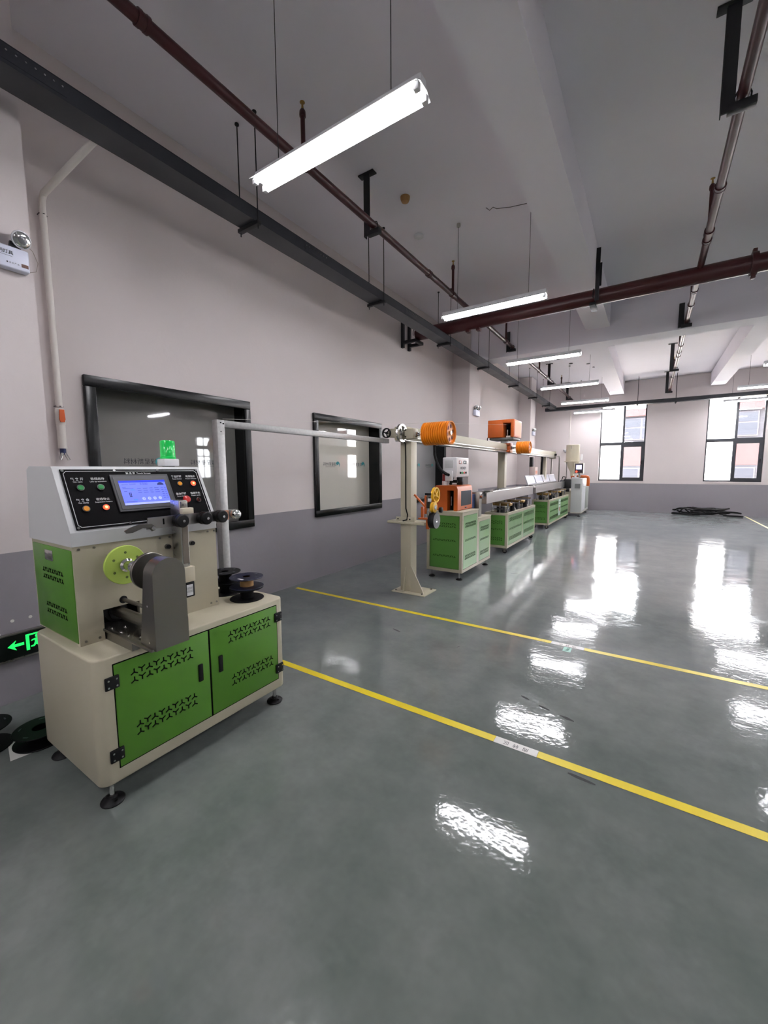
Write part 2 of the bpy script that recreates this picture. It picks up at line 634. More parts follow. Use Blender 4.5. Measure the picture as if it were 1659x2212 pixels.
# back wall windows
def back_window(nm, x0, x1):
    yy = YB + .10
    t = thing(nm, ((x0 + x1) / 2, yy, BZ0), None, None)
    t['kind'] = 'structure'
    xm = x0 + (x1 - x0) * .525
    zt = 2.30
    m = MB()
    m.box(x0, x0 + .04, yy - .03, yy + .03, BZ0, BZ1).box(x1 - .04, x1, yy - .03, yy + .03, BZ0, BZ1)
    m.box(x0 + .04, x1 - .04, yy - .03, yy + .03, BZ0, BZ0 + .05).box(x0 + .04, x1 - .04, yy - .03, yy + .03, BZ1 - .04, BZ1)
    m.box(x0 + .04, x1 - .04, yy - .03, yy + .03, zt - .05, zt + .05)
    m.box(xm - .035, xm + .035, yy - .03, yy + .03, BZ0 + .05, zt - .05).box(xm - .03, xm + .03, yy - .03, yy + .03, zt + .05, BZ1 - .04)
    m.build('window_frame', WINDF, t)
    MB().box(x0 + .04, xm - .03, yy - .004, yy + .004, zt + .05, BZ1 - .04).build('pane', FILM, t, smooth=0)
    MB().box(x0 + .04, xm - .035, yy - .004, yy + .004, BZ0 + .05, zt - .05).build('pane', FILM, t, smooth=0)
    MB().box(xm + .03, x1 - .04, yy - .004, yy + .004, zt + .05, BZ1 - .04).build('pane', GLASS, t, smooth=0)
    m = MB()
    a0, a1 = xm - .06, x1 - .11
    ysh = yy - .05
    m.box(a0, a0 + .07, ysh - .02, ysh + .018, BZ0 + .05, zt - .05).box(a1, a1 + .09, ysh - .02, ysh + .018, BZ0 + .05, zt - .05)
    m.box(a0 + .07, a1, ysh - .02, ysh + .018, BZ0 + .05, BZ0 + .12).box(a0 + .07, a1, ysh - .02, ysh + .018, zt - .12, zt - .05)
    s_ = m.build('sash', WINDF, t)
    MB().box(a0 + .07, a1, ysh - .004, ysh + .002, BZ0 + .12, zt - .12).build('pane', GLASS, s_, smooth=0)
    MB().box(a1 + .03, a1 + .055, ysh - .05, ysh - .02, 1.6, 1.72, .004).build('sash_handle', BLACK, s_)
    MB().box(x0 - .02, x1 + .02, YB - .02, yy - .031, BZ0 - .025, BZ0 + .001).build('window_sill', WALL, t, smooth=0)


for i, (x0, x1) in enumerate(BW):
    back_window('window_%d' % (4 + i), x0, x1)
for i, (y0, y1) in enumerate(RW):
    t = thing('window_%d' % (9 + i), (XR + .1, (y0 + y1) / 2, BZ0), None, None)
    t['kind'] = 'structure'
    m = MB()
    xx = XR + .1
    ymid = (y0 + y1) / 2
    m.box(xx - .03, xx + .03, y0, y0 + .05, BZ0, 3.4).box(xx - .03, xx + .03, y1 - .05, y1, BZ0, 3.4).box(xx - .03, xx + .03, ymid - .03, ymid + .03, BZ0, 3.4)
    m.box(xx - .03, xx + .03, y0, y1, BZ0, BZ0 + .05).box(xx - .03, xx + .03, y0, y1, 3.35, 3.4).box(xx - .03, xx + .03, y0, y1, 2.25, 2.33)
    m.build('window_frame', WINDF, t)
    MB().box(xx - .004, xx + .004, y0 + .05, ymid - .03, BZ0 + .05, 3.35).build('pane', GLASS, t, smooth=0)
    MB().box(xx - .004, xx + .004, ymid + .03, y1 - .05, BZ0 + .05, 3.35).build('pane', GLASS, t, smooth=0)

# outside: paved yard and the block across it
tag(MB().box(-40, 60, YB + .4, 70, -.6, -.3).build('yard', mat('yard_paving', 'd8cfc2', .9), smooth=0), kind='structure')
tag(MB().box(XR + .35, 70, -40, YB + .4, -.62, -.32).build('yard', MATS['yard_paving'], smooth=0), kind='structure')
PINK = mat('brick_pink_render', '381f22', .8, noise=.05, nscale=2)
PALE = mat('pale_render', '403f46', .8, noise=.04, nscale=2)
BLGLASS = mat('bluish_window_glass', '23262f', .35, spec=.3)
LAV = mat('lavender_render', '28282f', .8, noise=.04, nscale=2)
t = thing('neighbouring_building', (9, 30, -.3), 'pink and pale lavender block seen through the back windows', 'building')
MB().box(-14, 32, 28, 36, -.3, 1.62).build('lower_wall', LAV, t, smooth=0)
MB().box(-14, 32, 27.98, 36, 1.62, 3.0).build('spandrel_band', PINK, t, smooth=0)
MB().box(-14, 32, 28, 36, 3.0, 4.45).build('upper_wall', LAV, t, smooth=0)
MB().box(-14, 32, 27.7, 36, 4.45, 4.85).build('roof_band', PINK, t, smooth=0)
for k in range(12):
    x = -13.2 + k * 3.8
    for z0, z1, zm in ((3.1, 4.35, 3.8), (.2, 1.5, .9)):
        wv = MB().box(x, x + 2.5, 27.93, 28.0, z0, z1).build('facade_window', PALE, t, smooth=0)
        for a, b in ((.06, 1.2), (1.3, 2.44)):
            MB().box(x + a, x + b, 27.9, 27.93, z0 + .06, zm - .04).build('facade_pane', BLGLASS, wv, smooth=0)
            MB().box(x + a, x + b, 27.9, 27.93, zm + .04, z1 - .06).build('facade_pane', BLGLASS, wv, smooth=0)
t = thing('side_building', (30, 0, -.3), 'grey block with orange piers beyond the side windows, seen mirrored in the office glass', 'building')
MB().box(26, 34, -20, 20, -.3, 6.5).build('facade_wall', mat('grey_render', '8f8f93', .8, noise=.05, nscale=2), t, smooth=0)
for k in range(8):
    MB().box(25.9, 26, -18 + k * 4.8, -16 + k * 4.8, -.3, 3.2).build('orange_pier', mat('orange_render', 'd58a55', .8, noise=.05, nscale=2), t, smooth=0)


# ================================================================= LIGHTS
TUBE = mat('lit_tube', 'ffffff', .4, emit='f9f8fd', estr=TUBE_STRENGTH)
REFL = mat('white_enamel_reflector', 'f0f0f0', .3)


def fixture(x, y, label, z=3.315):
    t = thing('fluorescent_light', (x, y, z), label, 'light', 'twin tube ceiling lights')
    L = .61
    m = MB()
    m.prism([(y - .078, z + .005), (y - .034, z + .03), (y + .034, z + .03), (y + .078, z + .005), (y + .08, z + .008), (y + .036, z + .036), (y - .036, z + .036), (y - .08, z + .008)], 'x', x - L, x + L)
    m.build('reflector', REFL, t, smooth=0)
    MB().box(x - L, x + L, y - .03, y + .03, z + .0365, z + .072, .004).build('ballast_housing', WHITE, t)
    for dy in (-.042, .042):
        tb = MB().cyl((x - L + .035, y + dy, z), (x + L - .035, y + dy, z), .0135, n=8, caps=False)
        tb.build('tube', TUBE, t)
        for e in (-1, 1):
            m = MB().box(x + e * (L - .03), x + e * L, y + dy - .014, y + dy + .014, z - .018, z + .02, .003)
            m.build('lamp_holder', WHITE, t)
    for e in (-.42, .42):
        MB().cyl((x + e, y, z + .072), (x + e, y, ZC), .0025, n=6).build('suspension_wire', HANGM, t)
        MB().cyl((x + e, y, ZC - .035), (x + e, y, ZC), .022, n=12).build('ceiling_anchor', ALU, t)
    return t


LY = [1.97, 4.83, 7.50, 10.21, 12.84, 15.18]
ordw = ['nearest and largest hanging twin tube light, above the winding machine', 'second hanging twin tube light, just before the big crosswise pipe',
        'third hanging twin tube light, just before the deep crosswise beam', 'fourth hanging twin tube light along the left row, beyond the deep beam',
        'fifth hanging twin tube light along the left row', 'last hanging twin tube light of the left row, in front of the left back window']
fx0 = fixture(-1.65, LY[0], ordw[0])
for y, lb in zip(LY[1:], ordw[1:]):
    c = copy_tree(fx0, (0, y - LY[0], 0))
    c['label'] = lb
for y, lb in zip(LY, ['hanging twin tube light of the right row, above the near floor to the right', 'hanging twin tube light of the right row, right of the second one',
                      'hanging twin tube light of the right row, right of the third one', 'hanging twin tube light of the right row, right of the fourth one',
                      'hanging twin tube light at the right edge, above the cable tray', 'hanging twin tube light at the right edge, in front of the right back window']):
    c = copy_tree(fx0, (3.9, y - LY[0], 0))
    c['label'] = lb
for x, rown in ((-1.65, 'left row'), (2.25, 'right row')):
    c = copy_tree(fx0, (x + 1.65, -.89 - LY[0], 0))
    c['label'] = 'hanging twin tube light of the %s, behind the viewer' % rown
    c = copy_tree(fx0, (x + 1.65, -3.75 - LY[0], 0))
    c['label'] = 'hanging twin tube light of the %s, far behind the viewer' % rown
for x, rown in ((6.15, 'third row'),):
    for y, nm in zip(LY, ('sixth', 'fifth', 'fourth', 'third', 'second', 'first')):
        c = copy_tree(fx0, (x + 1.65, y - LY[0], 0))
        c['label'] = 'hanging twin tube light of the %s, %s from the back wall' % (rown, nm)

# ================================================================= WINDING MACHINE
XF, Y0, Y1, XBk, ZB, ZT = -1.864, .67, 1.708, -2.504, .105, .67
wm = thing('winding_machine', ((XF + XBk) / 2, (Y0 + Y1) / 2, 0), 'cream and green filament winding machine with a sloping black control panel, nearest on the left', 'machine')


def only_vert(c, d):
    return abs(d.z) > .9


m = MB()
bm = bmesh.new()
bmesh.ops.create_cube(bm, size=1)
for v in bm.verts:
    v.co = ((v.co.x + .5) * (XF - XBk) + XBk, (v.co.y + .5) * (Y1 - Y0) + Y0, (v.co.z + .5) * (ZT - ZB) + ZB)
bmesh.ops.bevel(bm, geom=[e for e in bm.edges if abs(e.verts[0].co.z - e.verts[1].co.z) > .1], offset=.045, segments=6, profile=.5, affect='EDGES')
bmesh.ops.bevel(bm, geom=[e for e in bm.edges if abs(e.verts[0].co.z - e.verts[1].co.z) < .001], offset=.008, segments=2, profile=.5, affect='EDGES')
m.bm(bm)
m.build('cabinet', CREAM, wm, smooth=50)


def yslots(mb, o, u, v, n, rows, cnt, pitch, rowgap, size, wd, flip=False, th=.0012):
    """interlocking three-armed ventilation slots"""
    o, u, v, n = V(o), V(u), V(v), V(n)
    for r in range(rows):
        for k in range(cnt):
            inv = (k % 2 == 0) ^ flip
            c0 = o + u * (k * pitch) + v * (-r * rowgap + (-size * .22 if inv else size * .22))
            for a in ((90, 210, 330) if not inv else (270, 30, 150)):
                ang = math.radians(a + 180)
                d = u * math.cos(ang) + v * math.sin(ang)
                sd = u * -math.sin(ang) + v * math.cos(ang)
                q = [c0 + sd * wd / 2, c0 - sd * wd / 2, c0 + d * size - sd * wd / 2, c0 + d * size + sd * wd / 2]
                mb.slab(q, n * th)
    return mb


# doors
def door(y0, y1, z0, z1, handle_y, hinge_y, slots):
    d = MB().box(XF - .01, XF + .004, y0, y1, z0, z1, .002).build('door', GREEN, wm)
    for (oy, oz, cnt) in slots:
        yslots(MB(), (XF + .004, oy, oz), (0, 1, 0), (0, 0, 1), (1, 0, 0), 2, cnt, .0325, .037, .0168, .0050).build('vent_slots', DARK, d, smooth=0)
    h = MB().box(XF + .004, XF + .009, handle_y - .012, handle_y + .012, .385, .475, .004).build('door_pull', BLACK, d)
    for z in (.56, .235):
        hg = MB().box(XF + .001, XF + .012, hinge_y - .028, hinge_y + .028, z - .028, z + .028, .004).build('hinge', BLACK, d)
        for a in (-.016, .016):
            for b in (-.015, .015):
                MB().cyl((XF + .011, hinge_y + a, z + b), (XF + .015, hinge_y + a, z + b), .0042, n=8).build('screw', CHROME, hg)
    return d


MB().box(XF - .012, XF + .001, .742, 1.648, .165, .637).build('door_recess', DARK, wm, smooth=0)
door(.746, 1.186, .17, .632, 1.135, .735, [(.825, .572, 9), (.835, .325, 9)])
door(1.196, 1.643, .17, .632, 1.25, 1.652, [(1.318, .572, 9), (1.33, .325, 9)])

# levelling feet
for fx in (XF - .05, XBk + .05):
    for fy in (Y0 + .055, Y1 - .055):
        ft = MB().cyl((fx, fy, .02), (fx, fy, ZB + .004), .011, n=10).build('foot_stem', CHROME, wm)
        MB().lathe([(.046, 0), (.048, .006), (.044, .012), (.02, .022), (.015, .032)], (fx, fy, 0), (0, 0, 1), 20).build('foot_pad', RUBBER, wm)
        MB().cyl((fx + .028, fy, .010), (fx + .028, fy, .0185), .008, n=8).build('pad_hole', DARK, wm)

# upper box: front plate with cut-out, green side
UX, UB, UY0, UY1, UZ = -2.085, -2.58, .713, 1.41, 1.122
m = MB()
cy0, cy1, cz1 = .812, .972, .812
m.box(UX - .03, UX, UY0, cy0, ZT, UZ).box(UX - .03, UX, cy1, UY1, ZT, UZ).box(UX - .03, UX, cy0, cy1, cz1, UZ)
m.build('front_plate', CREAM, wm, smooth=0)
m = MB()
m.box(UB, UX - .031, UY0 + .004, UY0 + .02, ZT, UZ - .001).box(UB, UX - .031, UY1 - .02, UY1, ZT, UZ - .001).box(UB, UB + .02, UY0 + .02, UY1 - .02, ZT, UZ - .001)
m.build('upper_box', CREAM, wm, smooth=0)
MB().box(UB + .03, UX - .075, cy0 - .05, cy1 + .05, ZT + .001, .86).build('drive_bay_shade', DARK, wm, smooth=0)  # black block filling the cut-out, its shaded inside put into the colour
sp = MB().box(UB + .03, UX - .012, UY0 - .003, UY0 + .004, ZT + .012, UZ - .018, .002).build('side_panel', GREEN, wm)
yslots(MB(), (-2.43, UY0 - .003, .985), (1, 0, 0), (0, 0, 1), (0, -1, 0), 2, 9, .027, .034, .0125, .006).build('vent_slots', DARK, sp, smooth=0)
yslots(MB(), (-2.42, UY0 - .003, .815), (1, 0, 0), (0, 0, 1), (0, -1, 0), 2, 9, .027, .034, .0125, .006).build('vent_slots', DARK, sp, smooth=0)
ph = MB().box(-2.39, -2.30, UY0 - .007, UY0 - .002, 1.035, 1.085, .003).build('panel_pull', CHROME, sp)
MB().box(-2.382, -2.308, UY0 - .009, UY0 - .006, 1.042, 1.062, .002).build('pull_recess', STEEL, ph)
for yy, zz in ((.735, 1.108), (.795, 1.108), (1.09, 1.108), (1.14, 1.108), (1.36, 1.108), (1.40, 1.108), (.735, .688), (.79, .688), (1.36, .69), (1.395, .69), (.845, 1.06)):
    MB().cyl((UX - .001, yy, zz), (UX + .004, yy, zz), .0055, n=8).build('screw', STEEL, wm)
for yy, zz in ((1.125, 1.06), (1.258, 1.058)):
    k = MB().cyl((UX, yy, zz), (UX + .012, yy, zz), .014, n=14).build('knob', STEEL, wm)
    MB().cyl((UX + .012, yy, zz), (UX + .022, yy, zz), .010, n=12).build('knob_cap', BLACK, k)

# sloping hood
HA, HB_ = V(UX + .004, 0, 1.185), V(-2.225, 0, 1.468)
prof = [(UX + .004, UZ), (UX + .004, 1.183), (-2.223, 1.462), (-2.236, 1.473), (-2.5, 1.476), (-2.535, 1.46), (UB - .003, UZ)]
m = MB().prism(prof, 'y', UY0 - .004, UY1 + .004)
m.build('hood', HOODG, wm, smooth=25)
sl = (HB_ - HA).normalized()
nn = V(0, 1, 0).cross(sl).normalized()


def S3(y, s, h=0.0):
    p = HA + sl * s + nn * h
    return V(p.x, y, p.z)


def pbox(y0, y1, s0, s1, h0, h1):
    return MB().slab([S3(y0, s0, h0), S3(y1, s0, h0), S3(y1, s1, h0), S3(y0, s1, h0)], nn * (h1 - h0))


def pcyl(mb, y, s, h0, h1, r, n=16, r1=None):
    return mb.cyl(S3(y, s, h0), S3(y, s, h1), r, r1, n)


cp = pbox(.734, 1.394, .008, .306, .0005, .004).build('control_panel', PANELB, wm, smooth=0)
m = MB()
lw = .0016
def pline(y0, s0, y1, s1):
    a, b = S3(y0, s0, .0045), S3(y1, s1, .0045)
    m.bar(a, b, .0022, .0008, nn)
by0, by1, bs0, bs1, ch = .744, 1.384, .019, .296, .012
pline(by0, bs0 + ch, by0, bs1 - ch); pline(by1, bs0 + ch, by1, bs1 - ch)
pline(by0 + ch, bs0, by1 - ch, bs0); pline(by0 + ch, bs1, by1 - ch, bs1)
pline(by0, bs0 + ch, by0 + ch, bs0); pline(by1, bs0 + ch, by1 - ch, bs0); pline(by0, bs1 - ch, by0 + ch, bs1); pline(by1, bs1 - ch, by1 - ch, bs1)
m.build('border_line', PRINTW, cp, smooth=0)
for yy, ss in ((.742, .298), (.955, .298), (1.165, .298), (1.387, .298), (.742, .017), (.955, .017), (1.165, .017), (1.387, .017)):
    pcyl(MB(), yy, ss, .004, .0075, .0062, 10).build('screw', CHROME, cp)


def ptext(body, size, y, s, bold=0.0):
    return text('legend', body, size, S3(y, s, .0043), (0, 1, 0), sl, PRINTW, cp, bold=bold)


for y, s, a, b in ((.790, .2512, '气 夹 开', 'Gas open'), (.873, .2512, '收线启动', 'Line up activation'), (.789, .1455, '气 夹 合', 'Gas clamp'), (.871, .1455, '收线停止', 'Suspension button'),
                   (1.259, .2555, '复位按钮', 'Reset button'), (1.340, .2555, '电源指示', 'Power indicator'), (1.254, .151, '急停按钮', 'Scram button'), (1.336, .151, '电源开关', 'Power switch')):
    ptext(a, .0145, y, s + .004, .0002)
    ptext(b, .0098, y, s - .0095, .0001)
ptext('触 摸 屏  Touch Screen', .0125, 1.065, .2825, .0001)


def button(y, s, material, r=.0125, lit=None):
    bt = pcyl(MB(), y, s, .004, .009, r * 1.22, 20).build('button_bezel', CHROME, cp)
    mb = MB()
    pcyl(mb, y, s, .009, .0125, r, 20, r * .92)
    mb.build('button_cap', material, bt)


LITR = mat('lit_red_lens', 'ff3020', .3, emit='ff2a14', estr=3.2)
LITC = mat('lit_lens_core', 'ffb060', .3, emit='ff9a50', estr=3.0)
button(.794, .2106, GRNB); button(.8755, .2106, GRNB); button(.7917, .1056, AMBB); button(.872, .1058, LITR)
pcyl(MB(), .872, .1058, .0125, .0132, .0058, 14).build('lamp_core', LITC, cp)
button(1.2635, .2154, AMBB, .0115); button(1.3416, .2146, LITR, .0135)
pcyl(MB(), 1.3416, .2146, .0125, .0132, .0058, 14).build('lamp_core', LITC, cp)
es = pcyl(MB(), 1.2625, .1134, .004, .022, .0125, 18).build('emergency_stop', REDB, cp)
MB().lathe([(.019, 0), (.021, .003), (.019, .010), (.012, .014)], S3(1.2625, .1134, .02), nn, 20).build('stop_head', REDB, es)
button(1.341, .1123, mat('dark_red_cap', '5a1513', .35), .0115)
pbox(1.3395, 1.3425, .104, .1206, .0127, .018).build('key_switch', BLACK, cp)
# touch screen
ts = pbox(.925, 1.207, .0755, .2725, .004, .012).build('screen_bezel', DARKG, cp, smooth=0)
pbox(.935, 1.197, .086, .262, .012, .014).build('bezel_rim', mat('bezel_rim', '4c4c50', .4), ts, smooth=0)


def emat(nm, c, s):
    return mat(nm, c, .3, emit=c, estr=s)


pbox(.953, 1.179, .106, .2375, .0141, .0147).build('screen', emat('screen_blue', '5a68e6', .42), ts, smooth=0)
m = pbox(.953, 1.179, .2265, .2375, .0148, .0151); m.build('screen_title_bar', emat('screen_bar', '0b28d8', .5), ts, smooth=0)
pbox(.953, 1.179, .106, .116, .0148, .0151).build('screen_status_bar', emat('screen_status', '8f99ee', .45), ts, smooth=0)
m = MB()
for y0, y1, s0, s1 in ((.998, 1.018, .183, .190), (.999, 1.018, .128, .136)):
    m.slab([S3(y0, s0, .0148), S3(y1, s0, .0148), S3(y1, s1, .0148), S3(y0, s1, .0148)], nn * .0003)
m.build('screen_buttons', emat('screen_btn', '3b66e8', .7), ts, smooth=0)
m = MB()
for j in range(6):
    for y0, wdt in ((1.03, .018), (1.058, .022), (1.09, .016), (1.115, .022), (1.148, .012), (1.165, .010)):
        if j < 3 or y0 > 1.14:
            s0 = .192 - j * .0115
            m.slab([S3(y0, s0, .0148), S3(y0 + wdt, s0, .0148), S3(y0 + wdt, s0 + .0022, .0148), S3(y0, s0 + .0022, .0148)], nn * .0003)
for y0, s0, wdt in ((.963, .214, .03), (1.0, .2165, .03), (.963, .2, .016), (.963, .1935, .05), (.966, .178, .014), (.963, .122, .05)):
    m.slab([S3(y0, s0, .0148), S3(y0 + wdt, s0, .0148), S3(y0 + wdt, s0 + .002, .0148), S3(y0, s0 + .002, .0148)], nn * .0003)
m.slab([S3(.985, .148, .0148), S3(.998, .148, .0148), S3(.996, .154, .0148), S3(.987, .154, .0148)], nn * .0003)
m.slab([S3(.986, .155, .0148), S3(.990, .155, .0148), S3(.990, .172, .0148), S3(.986, .172, .0148)], nn * .0003)
m.slab([S3(.993, .155, .0148), S3(.997, .155, .0148), S3(.997, .172, .0148), S3(.993, .172, .0148)], nn * .0003)
gp = [S3(1.152 + .017 * math.cos(math.pi * k / 12), .2085 + .0165 * math.sin(math.pi * k / 12), .0148) for k in range(13)]
m.slab(gp, nn * .0003)
m.build('screen_readings', emat('screen_ink', '26306a', .15), ts, smooth=0)
text('screen_digits', '0.000', .017, S3(1.068, .2165, .015), (0, 1, 0), sl, MATS['screen_ink'], ts)
for yy in (1.048, 1.075, 1.102, 1.129):
    dsk = pcyl(MB(), yy, .1355, .0148, .0151, .0085, 14).build('screen_icon', emat('screen_icon', '98a2f2', .45), ts)
    text('icon_mark', 'Ↄ', .013, S3(yy, .1355, .0153), (0, 1, 0), sl, MATS['screen_ink'], dsk)

# beacon lamp on the hood
bl = MB().box(-2.392, -2.308, 1.262, 1.348, 1.478, 1.52, .006).build('beacon_base', WHITE, wm)
LENS = mat('green_beacon_lens', '16b850', .15, emit='10c050', estr=.10, coat=.5)
MB().lathe([(.041, 0), (.0425, .004), (.0425, .012), (.040, .014), (.040, .098), (.036, .104), (.030, .105)], (-2.35, 1.305, 1.52), (0, 0, 1), 28).build('beacon_lens', LENS, bl)
MB().box(-2.38, -2.32, 1.285, 1.325, 1.4725, 1.4785).build('beacon_mount', BLACK, bl)

# spindle: lime flange, hub, steel flange
AY, AZ = .888, 1.02
fl = MB().lathe([(.089, 0), (.090, .002), (.090, .013), (.088, .015)], (-2.02, AY, AZ), (1, 0, 0), 40).build('lime_flange', LIME, wm)
for k in range(6):
    a = math.radians(30 + 60 * k)
    MB().cyl((-2.006, AY + .058 * math.cos(a), AZ + .058 * math.sin(a)), (-2.0045, AY + .058 * math.cos(a), AZ + .058 * math.sin(a)), .006, n=10).build('flange_hole', mat('flange_hole', '5f6e33', .7), fl)
MB().cyl((-2.085, AY, AZ), (-2.02, AY, AZ), .022, n=16).build('spindle_shaft', STEEL, wm)
MB().lathe([(.03, 0), (.031, .012), (.022, .02), (.02, .05), (.026, .056), (.026, .07), (.016, .075), (.016, .16)], (-2.005, AY, AZ), (1, 0, 0), 24).build('spindle_hub', CHROME, wm)
fl2 = MB().lathe([(.03, -.008), (.076, -.004), (.080, 0), (.080, .012), (.078, .014)], (-1.80, AY, AZ), (1, 0, 0), 40).build('steel_flange', STEEL, wm)
for k in range(6):
    a = math.radians(20 + 60 * k)
    MB().cyl((-1.8045, AY + .055 * math.cos(a), AZ + .055 * math.sin(a)), (-1.802, AY + .055 * math.cos(a), AZ + .055 * math.sin(a)), .005, n=8).build('flange_hole', DARK, fl2)
# tail arm cover
arc = []
R_ = .0685
for k in range(17):
    a = math.pi * k / 16
    arc.append((AY + R_ * math.cos(a), 1.026 + R_ * math.sin(a)))
pv = [(AY + .071, .718)] + arc + [(AY - .071, .718)]
m = MB()
n_ = len(pv)
front = [V(-1.643, y, z) for y, z in pv]
back = [V(-1.715 - .05 * max(0, (.95 - z)) / .23 * (1 if z < .95 else 0), y, z) for y, z in pv]
m.add(front + back, [(i, (i + 1) % n_, n_ + (i + 1) % n_, n_ + i) for i in range(n_)] + [tuple(range(n_)), tuple(range(n_, 2 * n_))[::-1]])
ac = m.build('tail_arm_cover', STEEL, wm, smooth=30)
for xx, zz in ((-1.69, .90), (-1.69, .745)):
    MB().cyl((xx, AY - .0725, zz), (xx, AY - .069, zz), .0045, n=8).build('screw', CHROME, ac)
MB().box(-1.72, -1.66, AY + .07, AY + .083, .725, .82, .005).build('clamp_lever', BLACK, ac)
# slide carriage
MB().box(-2.10, -1.845, .817, .96, ZT, .712).build('slide_rail', STEEL, wm, smooth=0)
cb = MB().box(-2.16, -1.66, .806, .968, .713, .725, .002).build('carriage_plate', STEEL, wm)
for k, (xx, yy) in enumerate([(-2.06, .83), (-2.02, .87), (-1.97, .83), (-1.93, .90), (-1.90, .83), (-1.86, .93), (-1.84, .85), (-1.99, .93), (-1.80, .83), (-1.81, .92)]):
    MB().cyl((xx, yy, .725), (xx, yy, .7285), .0045, n=8).build('screw', CHROME, cb)
MB().cyl((-2.2, AY, .777), (-1.70, AY, .777), .026, n=20).build('carriage_shaft', STEEL, wm)
MB().lathe([(.05, 0), (.052, .006), (.052, .02), (.042, .024), (.036, .024), (.036, .03), (.027, .03)], (-2.159, AY, .777), (1, 0, 0), 24).build('shaft_bearing', mat('dark_steel', '3a3a3c', .4, metal=.8), wm)
MB().cyl((-2.1, .9, .838), (-1.70, .9, .838), .009, n=12).build('guide_rod', STEEL, wm)
MB().cyl((UX - .001, .9, .838), (UX + .002, .9, .838), .018, n=16).build('rod_collar', BLACK, wm)

# traverse actuator and roller bar
m = MB()
m.box(-2.082, -2.0, 1.152, 1.196, .952, 1.30, .003)
ta = m.build('traverse_actuator', ALU, wm)
MB().box(-2.0, -1.995, 1.160, 1.190, .97, 1.165).build('actuator_strip', mat('actuator_belt', '7d7468', .5), ta, smooth=0)
MB().box(-2.0, -1.992, 1.158, 1.194, 1.252, 1.296, .002).build('end_plate', STEEL, ta)
for yy in (1.167, 1.185):
    MB().cyl((-1.992, yy, 1.277), (-1.988, yy, 1.277), .005, n=8).build('screw', CHROME, ta)
MB().box(-2.075, -1.985, 1.15, 1.212, .872, .952, .004).build('motor_mount', LBEIGE, ta)
mo = MB().box(-2.07, -1.988, 1.155, 1.208, .79, .871, .006).build('stepper_motor', BLACK, ta)
MB().box(-1.988, -1.9872, 1.162, 1.196, .80, .858).build('motor_plate', WHITE, ta, smooth=0)
text('motor_print', '▤▤▤\n▤▤▤', .016, (-1.987, 1.179, .83), (0, 1, 0), (0, 0, 1), PRINTB, ta)
MB().box(-1.995, -1.962, 1.15, 1.208, 1.226, 1.262, .004).build('slide_block', LBEIGE, ta)
XBAR = -1.955
rb = MB().prism([(.966, 1.178), (.972, 1.232), (1.46, 1.234), (1.468, 1.226), (1.468, 1.186), (1.46, 1.178)], 'x', XBAR - .005, XBAR).build('roller_bar', mat('bar_aluminium', '9a9896', .34, metal=1), wm, smooth=0)
MB().box(XBAR, XBAR + .001, 1.042, 1.049, 1.194, 1.222).build('bar_slot', DARK, rb, smooth=0)
MB().box(XBAR, XBAR + .0008, 1.375, 1.41, 1.1795, 1.232).build('copper_strip', mat('copper_tone', 'd8a890', .4, metal=.6), rb, smooth=0)
for k, yy in enumerate((1.118, 1.248, 1.342)):
    ro = MB().lathe([(.028, 0), (.033, .003), (.033, .014), (.030, .021), (.033, .028), (.033, .043), (.028, .048), (.010, .049)], (XBAR, yy, 1.205), (1, 0, 0), 24).build('roller', RUBBER, rb)
    MB().cyl((XBAR + .048, yy, 1.205), (XBAR + .054, yy, 1.205), .0068, n=12).build('roller_axle', CHROME, rb)
MB().lathe([(.020, 0), (.027, .004), (.028, .02), (.025, .036), (.014, .046), (.004, .048)], (XBAR, 1.44, 1.207), (1, 0, 0), 24).build('chrome_roller', CHROME, rb)
m = MB()
lev = [(.866, 1.184), (.874, 1.172), (.90, 1.172), (.945, 1.188), (.975, 1.182), (.985, 1.168), (1.0, 1.172), (1.003, 1.188), (.985, 1.202), (.93, 1.208), (.89, 1.196)]
m.prism(lev, 'x', XBAR + .002, XBAR + .008)
m.build('clamp_lever', mat('lever_grey', '6c6a66', .35, metal=.8), rb, smooth=0)
MB().cyl((XBAR + .002, .988, 1.184), (XBAR + .02, .988, 1.184), .009, n=14).build('lever_bolt', CHROME, rb)

# ================================================================= SPOOLS
def spool(name, x, y, z, r, h, material, core, label, group, hub=.04, card=False):
    t = thing(name, (x, y, z), label, 'spool', group)
    for zz in (z, z + h - .006):
        m = MB().lathe([(hub * .6, 0), (r - .002, 0), (r, .002), (r, .004), (r - .002, .006), (hub * .6, .006)], (x, y, zz), (0, 0, 1), 36, caps=False)
        fl_ = m.build('spool_flange', material, t)
    if True:
        for k in range(5):
            a = math.radians(72 * k + 15)
            pts = [(x + rr * math.cos(a + da), y + rr * math.sin(a + da), z + h) for rr, da in ((hub * 1.5, -.16), (r * .80, -.12), (r * .80, .12), (hub * 1.5, .16))]
            MB().slab(pts, (0, 0, .0008)).build('flange_window', mat('spool_window', '30313b', .3), t, smooth=0)
    MB().lathe([(hub * .62, .006), (hub, .006), (hub, h - .006), (hub * .62, h - .006)], (x, y, z), (0, 0, 1), 24, caps=False).build('spool_core', core, t)
    if card:
        MB().box(x + .01, x + .055, y - .075, y - .062, z + h + .0009, z + h + .0016).build('paper_label', WHITE, t, smooth=0)
    return t


